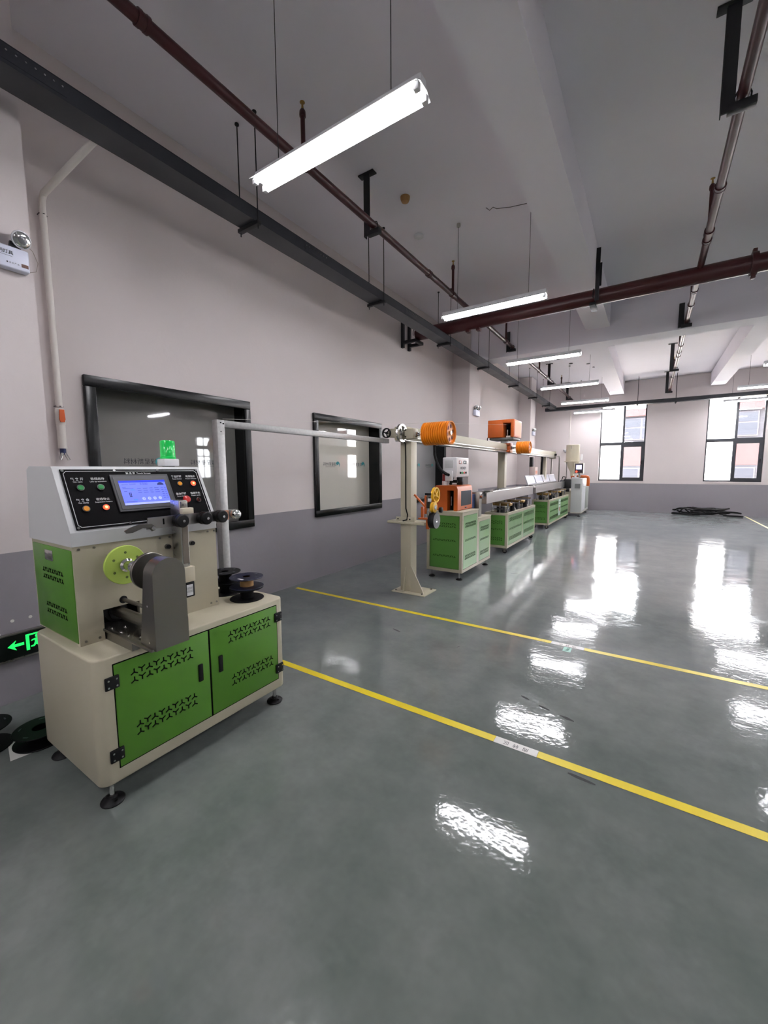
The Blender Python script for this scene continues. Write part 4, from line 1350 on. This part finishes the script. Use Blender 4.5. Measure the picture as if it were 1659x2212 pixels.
# hopper
hp = MB().lathe([(.19, 0), (.192, .005), (.19, .48), (.195, .487), (.19, .495), (.1, .50)], (-2.02, 13.75, 1.69), (0, 0, 1), 32).build('hopper_drum', LBEIGE, ex)
MB().lathe([(.235, .30), (.235, .315), (.19, .318), (.05, .318)], (-2.02, 13.75, 1.37), (0, 0, 1), 32).build('hopper_rim', LBEIGE, ex)
MB().lathe([(.055, -.16), (.055, -.02), (.16, .20), (.20, .299), (.05, .2999)], (-2.02, 13.75, 1.37), (0, 0, 1), 32).build('hopper_cone', LBEIGE, ex)
MB().box(-2.04, -2.03, 13.552, 13.563, 2.06, 2.15).build('hopper_latch', STEEL, ex)
MB().cyl((-1.80, 13.9, 1.72), (-1.80, 13.9, 1.90), .03, n=10).build('loader_pipe', WHITE, ex)
MB().cyl((-2.16, 13.62, 1.16), (-2.16, 13.62, 1.66), .012, n=8).build('hopper_stay', STEEL, ex)
# operator screen
MB().box(-1.93, -1.905, 13.43, 13.55, 1.30, 1.63, .004).build('screen_arm', CREAM, ex)
sb = MB().box(-1.904, -1.67, 13.43, 13.60, 1.31, 1.625, .004).build('operator_box', CREAM, ex)
MB().box(-1.895, -1.68, 13.426, 13.43, 1.33, 1.61).build('operator_face', mat('plum_black', '2a2430', .4), ex, smooth=0)
MB().box(-1.865, -1.715, 13.423, 13.426, 1.435, 1.565).build('operator_screen', emat('lilac_screen', 'c3c2ee', .75), ex, smooth=0)
for k, mt in enumerate((LITR, REDB, BLACK)):
    MB().cyl((-1.85 + k * .07, 13.415, 1.37), (-1.85 + k * .07, 13.426, 1.37), .026 if k == 0 else .014, n=14).build('operator_button', mt, ex)
MB().cyl((-1.79, 13.6, 1.201), (-1.79, 13.6, 1.31), .03, n=12).build('screen_post', EG, ex)

# things behind the line
bx = thing('electrical_box', (-3.05, 13.4, 1.25), 'small pinkish electrical box hanging on the pillar past the troughs', 'box')
MB().box(-3.298, -3.12, 13.74, 14.1, 1.25, 1.52, .006).build('box_body', mat('pink_grey', 'd6c2bc', .5), bx)
MB().box(-3.12, -3.115, 13.8, 14.04, 1.3, 1.4).build('box_label', mat('salmon_label', 'e09a80', .5), bx, smooth=0)
MB().box(-3.298, -3.2, 13.70, 13.86, 1.53, 1.84, .004).build('switch_unit', BLACK, bx)
MB().tube([(-2.42, 11.4, 1.776), (-2.43, 11.52, 1.74), (-2.47, 11.62, 1.6), (-2.48, 11.64, 1.2), (-2.48, 11.64, .6), (-2.48, 11.64, .03)], .028, 8).build('rail_hose', RUBBER, rl)
uf = thing('conduit_frame', (-2.62, 14.6, 0), 'thin grey pipe bent at a right angle behind the raised lid', 'pipe')
MB().tube([(-2.62, 13.75, 1.875), (-2.62, 14.9, 1.885), (-2.62, 14.98, 1.86), (-2.62, 15.0, 1.80), (-2.62, 15.0, 0)], .02, 8).build('bent_pipe', STEEL, uf)
MB().tube([(-2.62, 13.75, 1.875), (-2.62, 13.7, 1.85), (-2.62, 13.69, 0)], .02, 8).build('return_leg', STEEL, uf)
wc = thing('wall_conduit', (-2.5, YB - .02, 2.05), 'thin white conduit with a lamp socket on the back wall above the extruder', 'conduit')
MB().cyl((-2.5, YB - .014, 2.1), (-2.5, YB - .014, 3.5), .014, n=8).build('conduit_pipe', PVC, wc)
MB().box(-2.58, -2.44, YB - .05, YB - .001, 2.03, 2.12, .006).build('junction_box', PVC, wc)
MB().lathe([(.02, 0), (.06, .05), (.06, .09), (.02, .1)], (-2.63, YB - .055, 2.06), (0, 0, 1), 12).build('twin_lamp', WHITE, wc)

# ================================================================= CABLE TRAYS
def tray_hanger(parent, x, y, z, w_, along):
    if along == 'y':
        MB().box(x - .03, x + w_ + .03, y - .02, y + .02, z - .03, z, .002).build('cross_bar', HANGM, parent)
        for xx in (x - .012, x + w_ + .012):
            MB().cyl((xx, y, z - .06), (xx, y, ZC), .005, n=6).build('threaded_rod', HANGM, parent)
            MB().cyl((xx, y, ZC - .012), (xx, y, ZC), .018, n=8).build('rod_nut', HANGM, parent)
    else:
        MB().box(x - .02, x + .02, y - .03, y + w_ + .03, z - .03, z, .002).build('cross_bar', HANGM, parent)
        for yy in (y - .012, y + w_ + .012):
            MB().cyl((x, yy, z - .05), (x, yy, ZC), .005, n=6).build('threaded_rod', HANGM, parent)


ct = thing('cable_tray', (-2.97, 6, 3.53), 'long dark grey cable tray hanging along the left wall', 'tray')
m = MB()
tx0, tx1, tz0, tz1 = -3.07, -2.872, 3.53, 3.63
m.box(tx0, tx1, YF + .02, 15.495, tz0, tz0 + .003).box(tx0, tx0 + .003, YF + .02, 15.495, tz0 + .003, tz1 - .004).box(tx1 - .003, tx1, YF + .02, 15.495, tz0 + .003, tz1 - .004)
m.build('tray_channel', TRAYM, ct, smooth=0)
MB().box(tx0 - .004, tx1 + .004, YF + .02, 15.495, tz1 - .0035, tz1).build('tray_cover', TRAYM, ct, smooth=0)
for y in (2.47, 4.4, 6.4, 8.3, 10.5, 12.5, 14.3):
    tray_hanger(ct, tx0, y, tz0 - .001, tx1 - tx0, 'y')
for yc in (.98, 3.2, 5.1, 7.2):
    jp = MB().box(tx1, tx1 + .003, yc - .16, yc + .16, tz0 + .02, tz1 - .006).build('joint_plate', TRAYM, ct, smooth=0)
    for k in range(8):
        if k == 3.5:
            continue
        y = yc - .14 + k * .04
        MB().cyl((tx1 + .003, y, tz0 + .065), (tx1 + .0065, y, tz0 + .065), .005, n=8).build('joint_bolt', CHROME, jp)
ct2 = thing('cable_tray', (2, 15.6, 3.50), 'dark cable tray running along the back wall above the windows', 'tray')
MB().box(-3.25, XR - .02, 15.50, 15.70, 3.49, 3.60, .003).build('tray_channel', TRAYM, ct2)
for x in (-.45, .55, 2.9, 4.5, 6.5):
    tray_hanger(ct2, x, 15.50, 3.489, .2, 'x')

# ================================================================= SPRINKLER PIPES
def upright(parent, x, y, z):
    MB().cyl((x, y, z), (x, y, 4.25), .018, n=10).build('upright_pipe', REDP, parent)
    MB().lathe([(.024, 0), (.026, .012), (.024, .04), (.014, .055)], (x, y, 4.21), (0, 0, 1), 10).build('reducer', REDP, parent)
    MB().lathe([(.011, 0), (.009, .02), (.006, .045), (.020, .05), (.020, .054)], (x, y, 4.262), (0, 0, 1), 10).build('sprinkler_head', BRASS, parent)
    MB().cyl((x, y - .045, z), (x, y + .045, z), .043, n=14).build('tee_fitting', REDP, parent)


def sprinkler_pipe(x, z, y0, y1, ups, cps, label):
    t = thing('sprinkler_pipe', (x, (y0 + y1) / 2, z), label, 'pipe', 'maroon sprinkler branch pipes')
    MB().cyl((x, y0, z), (x, y1, z), .034, n=16).build('pipe_run', REDP, t)
    for y in ups:
        upright(t, x, y, z)
    for y in cps:
        for dy in (-.022, .022):
            MB().cyl((x, y + dy - .010, z), (x, y + dy + .010, z), .042, n=14).build('coupling_ring', REDP, t)
        MB().cyl((x, y - .03, z), (x, y + .03, z), .039, n=14).build('coupling', REDP, t)
    return t


spL = sprinkler_pipe(-2.43, 3.872, YF + .02, 15.9, (-.3, 2.58, 5.5, 8.0, 10.8, 13.75), (1.35, 4.77, 9.6, 11.6), 'maroon sprinkler pipe running above the cable tray on the left')
spR = sprinkler_pipe(.372, 3.815, YF + .02, 15.7, (2.5, 5.44, 7.63, 10.5, 13.2), (4.66, 5.62, 7.05, 9.9, 10.8), 'maroon sprinkler pipe running away from the upper right corner')


def hanger(x, y, z, ztop, label, side=1, toe=.12, wide=.07):
    """black angle-iron pipe hanger: ceiling foot, drop, toe under the pipe"""
    t = thing('pipe_hanger', (x, y, z), label, 'bracket', 'black angle iron pipe hangers')
    xd = x - .075 * side
    MB().box(xd - wide / 2, xd + wide / 2, y - .006, y + .006, z - .085, ztop - .012).box(xd - wide / 2 * side - .003, xd - wide / 2 * side + .003, y + .006, y + .045, z - .085, ztop - .012).build('drop_bar', HANGM, t, smooth=0)
    if ztop >= ZC - .01:
        MB().box(xd - .09, xd + .09, y - .025, y + .045, ztop - .012, ztop, .002).build('ceiling_foot', HANGM, t)
    MB().box(min(xd, x + side * .07), max(xd, x + side * .07), y - .007, y + .045, z - .085, z - .038, .002).build('toe', HANGM, t)
    MB().tube([(x - .04, y + .02, z - .04), (x - .042, y + .02, z), (x - .03, y + .02, z + .03), (x, y + .02, z + .042), (x + .03, y + .02, z + .03), (x + .042, y + .02, z), (x + .04, y + .02, z - .04)], .005, 6).build('u_bolt', HANGM, t)
    return t


hanger(-2.43, 3.55, 3.872, ZC, 'black pipe hanger of the left sprinkler pipe, beside the smoke detector')
hanger(-2.43, 8.40, 3.872, 4.18, 'black pipe hanger of the left sprinkler pipe, on the deep beam face')
hanger(-2.43, 12.3, 3.872, ZC, 'black pipe hanger of the left sprinkler pipe above the fourth light')
hanger(-2.43, 15.3, 3.872, ZC, 'black pipe hanger at the far end of the left sprinkler pipe')
hanger(.372, 3.62, 3.815, ZC, 'big black pipe hanger at the upper right corner')
hanger(.372, 8.40, 3.815, 4.12, 'black pipe hanger of the right sprinkler pipe, on the deep beam face')
hanger(.372, 12.0, 3.815, ZC, 'black pipe hanger of the right sprinkler pipe, beyond the deep beam')
hanger(.372, 15.3, 3.815, ZC, 'black pipe hanger at the far end of the right sprinkler pipe')

mp = thing('main_pipe', (0, 6.34, 3.74), 'thick maroon main pipe crossing under the ceiling', 'pipe')
MB().cyl((-3.45, 6.34, 3.74), (XR - .02, 6.34, 3.74), .098, n=28).build('pipe_run', REDP, mp)
for x in (.86, 5.0):
    MB().lathe([(.10, -.03), (.125, -.028), (.125, .028), (.10, .03)], (x, 6.34, 3.74), (1, 0, 0), 24).build('coupling', REDP, mp)
    for s_ in (-1, 1):
        MB().box(x - .02, x + .02, 6.31, 6.37, 3.74 + s_ * .12, 3.74 + s_ * .16, .006).build('coupling_lug', REDP, mp)
MB().cyl((.372, 6.34, 3.74), (.372, 6.34, 3.815), .045, n=14).build('branch_tee', REDP, mp)
MB().cyl((-2.43, 6.34, 3.74), (-2.43, 6.34, 3.872), .045, n=14).build('branch_tee', REDP, mp)
for x in (-2.53, -2.36):
    MB().box(x - .03, x + .03, 6.29, 6.39, 3.605, 3.65, .008).build('clamp_lug', REDP, mp)
wb = thing('pipe_bracket', (-3.55, 6.2, 3.5), 'black wall bracket cradling the left end of the big maroon pipe', 'bracket')
MB().box(XW + .001, XW + .05, 6.20, 6.25, 3.53, 4.20).box(XW + .001, XW + .05, 6.43, 6.48, 3.53, 4.05).build('wall_strap', HANGM, wb, smooth=0)
MB().box(XW + .05, -3.40, 6.20, 6.25, 3.59, 3.638).box(XW + .05, -3.40, 6.43, 6.48, 3.59, 3.638).box(-3.45, -3.40, 6.25, 6.43, 3.59, 3.638).build('cradle', HANGM, wb, smooth=0)
MB().tube([(-3.47, 6.34 + .105 * math.cos(math.radians(a)), 3.74 + .105 * math.sin(math.radians(a))) for a in range(-20, 201, 20)], .006, 6).build('u_bolt', HANGM, wb)
hb = thing('pipe_bracket', (-.77, 6.2, 3.55), 'black hanger holding the big maroon pipe below the lengthwise beam', 'bracket')
MB().box(-.729, -.68, 6.20, 6.212, 3.65, 4.30).box(-.729, -.723, 6.212, 6.26, 3.65, 4.30).box(-.729, -.665, 6.27, 6.282, 3.85, 4.14).build('beam_strap', HANGM, hb, smooth=0)
MB().box(-.79, -.72, 6.20, 6.48, 3.60, 3.638, .002).build('cradle', HANGM, hb)
MB().tube([(-.755, 6.34 + .105 * math.cos(math.radians(a)), 3.74 + .105 * math.sin(math.radians(a))) for a in range(-20, 201, 20)], .007, 6).build('u_bolt', HANGM, hb)

# ceiling devices
sd = thing('smoke_detector', (-2.36, 4.06, ZC), 'brown capped smoke detector on the ceiling', 'detector')
MB().lathe([(.052, 0), (.05, -.025), (.038, -.05), (.02, -.055)], (-2.36, 4.06, ZC - .001), (0, 0, 1), 20).build('detector_cap', mat('tan_cap', 'a97f4e', .5), sd)
sd = thing('smoke_detector', (-2.58, 4.78, ZC), 'white smoke detector on the ceiling behind the brown one', 'detector')
MB().lathe([(.06, 0), (.058, -.02), (.035, -.035), (.02, -.036)], (-2.58, 4.78, ZC - .001), (0, 0, 1), 20).build('detector_body', WHITE, sd)
cc = thing('loose_cable', (-1.45, 4.8, ZC), 'thin loose cable hanging along the ceiling beside the beam', 'cable')
MB().tube([(-1.69, 4.70, ZC - .012), (-1.66, 4.74, ZC - .03), (-1.62, 4.735, ZC - .012), (-1.59, 4.76, ZC - .025), (-1.45, 4.81, ZC - .03), (-1.3, 4.87, ZC - .015), (-1.115, 4.93, ZC - .01)], .004, 5).build('cable_run', mat('grey_cable', '6a6663', .6), cc)
for x, y in ((-2.2, 11.9), (-2.0, 12.6), (-1.7, 11.2), (-1.6, 12.9), (-1.5, 13.4)):
    tag(MB().cyl((x, y, ZC - .01), (x, y, ZC - .0005), .05, n=10).build('ceiling_plug', HANGM), 'small dark plug in the far ceiling', 'plug', 'dark plugs in the far ceiling')


# ================================================================= EMERGENCY LIGHTS, EXIT SIGN
def lamp_head(parent, x, y, z, tilt):
    d = V(.75, tilt, -.25).normalized()
    o = V(x, y, z)
    MB().lathe([(.018, -.05), (.03, -.04), (.046, 0), (.050, .004), (.050, .010), (.046, .012)], o, d, 24).build('lamp_shell', mat('clear_plastic', 'c5c5ca', .15), parent)
    h = MB().lathe([(.044, .0125), (.040, .015), (.026, .0205), (.008, .022)], o, d, 24).build('lamp_lens', CHROME, parent)
    MB().lathe([(.022, .021), (.022, .024), (.008, .027)], o, d, 16).build('lamp_bulb', mat('lens_grey', '8d8d92', .1, metal=.6), parent)


def emergency(y, z, label, full):
    x = -3.299
    t = thing('emergency_light', (x, y, z), label, 'emergency light', 'white twin head emergency lights')
    MB().box(x, x + .06, y - .17, y + .085, z, z + .125, .008, 3).build('battery_box', mat('bluish_white', 'd5d8ea', .35), t)
    for yy in (y - .13, y + .03):
        MB().slab([(x + .02, yy - .03, z + .125), (x + .02, yy + .03, z + .125), (x + .02, yy + .01, z + .165), (x + .02, yy - .025, z + .165)], (.02, 0, 0)).build('lamp_bracket', BLACK, t, smooth=0)
        lamp_head(t, x + .05, yy + .025, z + .185, .1 if full else -.3)
    if full:
        text('box_print', '消防应急照明灯具', .024, (x + .0602, y - .085, z + .085), (0, 1, 0), (0, 0, 1), PRINTB, t, bold=.0003)
        MB().box(x + .06, x + .0605, y - .12, y + .005, z + .066, z + .0675).build('print_line', PRINTB, t, smooth=0)
        text('box_small_print', '■ 消 防 产 品', .010, (x + .0602, y + .005, z + .03), (0, 1, 0), (0, 0, 1), PRINTB, t)
        MB().box(x + .06, x + .0608, y + .045, y + .078, z + .022, z + .042).build('brown_sticker', mat('brown_sticker', '6b4b42', .5), t, smooth=0)
        MB().tube([(x + .03, y + .085, z + .17), (x + .03, y + .115, z + .15), (x + .02, y + .14, z + .09), (x + .012, y + .13, z + .04), (x + .01, y + .09, z + .02)], .0018, 5).build('lamp_wire', mat('tan_wire', 'a5988e', .5), t)
    return t


emergency(.93, 2.655, 'white emergency light on the pillar at the left edge', True)
emergency(8.80, 2.62, 'white emergency light on the middle pillar above the orange drum', False)
emergency(14.05, 2.55, 'white emergency light on the farthest pillar', False)

xs = thing('exit_sign', (-3.3, .8, .30), 'black exit sign with a glowing green arrow low on the pillar', 'sign')
SX = -3.275
MB().box(-3.3, SX, .58, .975, .285, .435, .002).build('sign_body', mat('sign_black', '0c1310', .3), xs)
MB().box(-3.3, SX + .004, .575, .98, .4352, .446, .002).build('top_trim', ALU, xs)
MB().box(-3.3, SX + .004, .575, .98, .274, .2848, .002).build('bottom_trim', ALU, xs)
EGR = mat('glowing_green', '28e060', .3, emit='1cf05a', estr=.6)
ar = [(.742, .365), (.785, .398), (.775, .375), (.822, .375), (.822, .357), (.775, .357), (.785, .334)]
MB().prism(ar, 'x', SX, SX + .001).build('arrow', EGR, xs, smooth=0)
m = MB()
m.box(SX, SX + .001, .832, .849, .315, .418).box(SX, SX + .001, .849, .927, .408, .418).box(SX, SX + .001, .91, .927, .315, .408)
m.build('doorway_pictogram', EGR, xs, smooth=0)
m = MB()
m.cyl((SX, .889, .395), (SX + .001, .889, .395), .010, n=12)
m.prism([(.862, .378), (.895, .384), (.903, .372), (.895, .345), (.909, .322), (.899, .318), (.883, .342), (.873, .33), (.855, .33), (.855, .338), (.869, .34), (.877, .36), (.875, .372), (.857, .368)], 'x', SX, SX + .001)
m.build('running_figure', EGR, xs, smooth=0)
MB().tube([(-3.295, .62, .446), (-3.285, .66, .465), (-3.285, .72, .455)], .004, 5).build('sign_cable', WHITE, xs)
for y in (.783, .872):
    tag(MB().lathe([(.006, 0), (.010, 0), (.010, .001), (.006, .001)], (-3.2995, y, .52), (1, 0, 0), 10).build('wall_plug', TAPEW), 'small white screw hole ring on the pillar above the exit sign', 'plug', 'screw holes above the exit sign')

# white air pipe with valve
ap = thing('air_pipe', (-3.655, 1.22, 1.5), 'white plastic air pipe with an orange valve lever on the left wall', 'pipe')
px, py = -3.655, 1.245
MB().tube([(px, py, 1.92), (px, py, 3.30), (px + .003, py + .003, 3.34), (px + .02, py + .008, 3.375), (-3.08, py + .115, 3.555)], .021, 12).build('pipe_run', PVC, ap)
MB().lathe([(.026, 0), (.030, .01), (.030, .10), (.026, .12)], (px, py, 1.79), (0, 0, 1), 14).build('valve_body', PVC, ap)
MB().slab([(px + .03, py - .014, 1.90), (px + .03, py + .014, 1.90), (px + .03, py + .018, 1.83), (px + .03, py + .012, 1.81), (px + .03, py - .012, 1.81), (px + .03, py - .018, 1.83)], (.012, 0, 0)).build('valve_lever', mat('orange_lever', 'd25a1c', .4), ap, smooth=0)
MB().cyl((px, py, 1.62), (px, py, 1.79), .027, n=14).build('lower_sleeve', PVC, ap)
MB().cyl((px, py, 1.575), (px, py, 1.62), .019, n=12).build('push_connector', mat('navy_connector', '23305a', .4), ap)
for dy in (-.02, .02):
    MB().cyl((px + .01, py + dy * .4, 1.585), (px + .02, py + dy * 1.3, 1.535), .010, n=10).build('hose_barb', CHROME, ap)
for z in (1.925, 3.24):
    MB().tube([(px - .03, py - .022, z), (px, py - .024, z), (px + .024, py, z), (px, py + .024, z), (px - .03, py + .022, z)], .003, 5).build('pipe_clip', HANGM, ap)

# ================================================================= FLOOR MARKINGS
def tape(y, x0, x1, wd, tx0, tx1, label, tlabel):
    t = thing('floor_tape', ((x0 + x1) / 2, y, 0), label, 'floor tape', 'yellow floor tape lines')
    MB().box(x0, tx0, y - wd / 2, y + wd / 2, .0004, .0014).build('tape_strip', TAPE, t, smooth=0)
    MB().box(tx1, x1, y - wd / 2, y + wd / 2, .0004, .0014).build('tape_strip', TAPE, t, smooth=0)
    g_ = thing('floor_label', ((tx0 + tx1) / 2, y, 0), tlabel, 'label', 'white zone labels on the floor tape')
    MB().box(tx0 + .001, tx1 - .001, y - wd / 2 - .001, y + wd / 2 + .001, .0004, .0015).build('label_strip', TAPEW, g_, smooth=0)
    text('label_print', '周  转  区', wd * .62, ((tx0 + tx1) / 2, y, .0016), (-1, 0, 0), (0, -1, 0), PRINTB, g_, thick=.0001)


tape(2.045, -2.6, 7.5, .052, -.628, -.405, 'near yellow tape line crossing the floor from the winding machine to the right', 'white zone label in the near yellow line')
tape(3.515, -3.6, 7.5, .052, -.622, -.37, 'farther yellow tape line crossing the floor in front of the cream post', 'white zone label in the farther yellow line')
gs = thing('floor_sticker', (-.485, 3.435, 0), 'small mint green sticker on the floor beside the farther tape line', 'sticker')
MB().box(-.515, -.455, 3.39, 3.478, .0004, .0012).build('sticker_sheet', mat('mint_sticker', '8fc4b4', .4), gs, smooth=0)
MB().slab([(-.505, 3.405, .0013), (-.475, 3.41, .0013), (-.467, 3.465, .0013), (-.488, 3.462, .0013), (-.49, 3.43, .0013)], (0, 0, .0003)).build('sticker_print', mat('dark_green_print', '2f6a58', .5), gs, smooth=0)
tag(MB().box(2.44, 2.49, 9.5, 16.1, .0004, .0014).build('floor_tape', mat('pale_tape', 'e6dfae', .4), smooth=0), 'pale line running along the floor at the far right', 'floor tape')
SCL = ['leftmost dark scuff between the two yellow lines', 'middle dark scuff between the two yellow lines', 'rightmost dark scuff of three past the near floor label', 'dark scuff along the near yellow line, right of its label', 'thin dark scuff left of the nearest lamp glare', 'tiny dark fleck between the yellow lines', 'dark scuff on the floor beside the nearer green trough', 'dark scuff on the floor beside the gap between the troughs']
SCUFF = mat('scuff_rubber', '2a2b2b', .7)
for k, (x, y, L, a) in enumerate(((-.62, 2.55, .06, -.35), (-.50, 2.50, .07, -.3), (-.37, 2.46, .08, -.25), (-.255, 1.99, .12, -.1), (-1.9, 3.05, .10, -.3), (-1.25, 3.0, .03, 1.2), (-1.55, 5.6, .12, .9), (-1.75, 7.4, .14, 1.0))):
    pts = []
    for i in range(7):
        s_ = i / 6
        wv = .004 + .009 * math.sin(math.pi * s_) * random.uniform(.5, 1)
        pts.append((x + L * s_ * math.cos(a), y + L * s_ * math.sin(a), wv))
    poly = [(p[0], p[1] + p[2], .0002) for p in pts] + [(p[0], p[1] - p[2], .0002) for p in pts[::-1]]
    tag(MB().slab(poly, (0, 0, .0004)).build('scuff_mark', SCUFF, smooth=0), SCL[k], 'scuff', 'scuff marks on the floor')

# black cable heap by the back wall
ch = thing('cable_heap', (1.5, 15.75, 0), 'heap of thick black cable lying on the floor by the back wall', 'cable')
for j in range(7):
    cx, cyy = 1.0 + (j % 4) * .3, 15.72 + .05 * ((j * 7) % 3)
    rx, ry = .34 + .05 * ((j * 3) % 4), .17 + .03 * (j % 3)
    pts = []
    for k in range(34):
        a = 2 * math.pi * k / 34
        pts.append((cx + rx * math.cos(a) + .03 * math.sin(3 * a + j), cyy + ry * math.sin(a) + .02 * math.cos(2 * a + j), (.03 + .03 * j) + .07 * max(0, math.sin(2 * a + j * 1.3)) * (1 if j in (1, 4) else .5)))
    MB().tube(pts, .022, 8, closed=True).build('cable_loop', RUBBER, ch)
MB().tube([(1.9, 15.62, .05), (2.1, 15.60, .03), (2.3, 15.66, .024), (2.36, 15.75, .024), (2.25, 15.8, .024), (2.0, 15.8, .024)], .02, 8).build('cable_end', RUBBER, ch)
for x0, zt in ((.95, .22), (1.68, .23)):
    MB().tube([(x0 - .12, 15.75, .06), (x0 - .06, 15.74, .16), (x0, 15.73, zt), (x0 + .06, 15.74, .15), (x0 + .16, 15.76, .07), (x0 + .3, 15.7, .05)], .022, 8).build('cable_loop', RUBBER, ch)
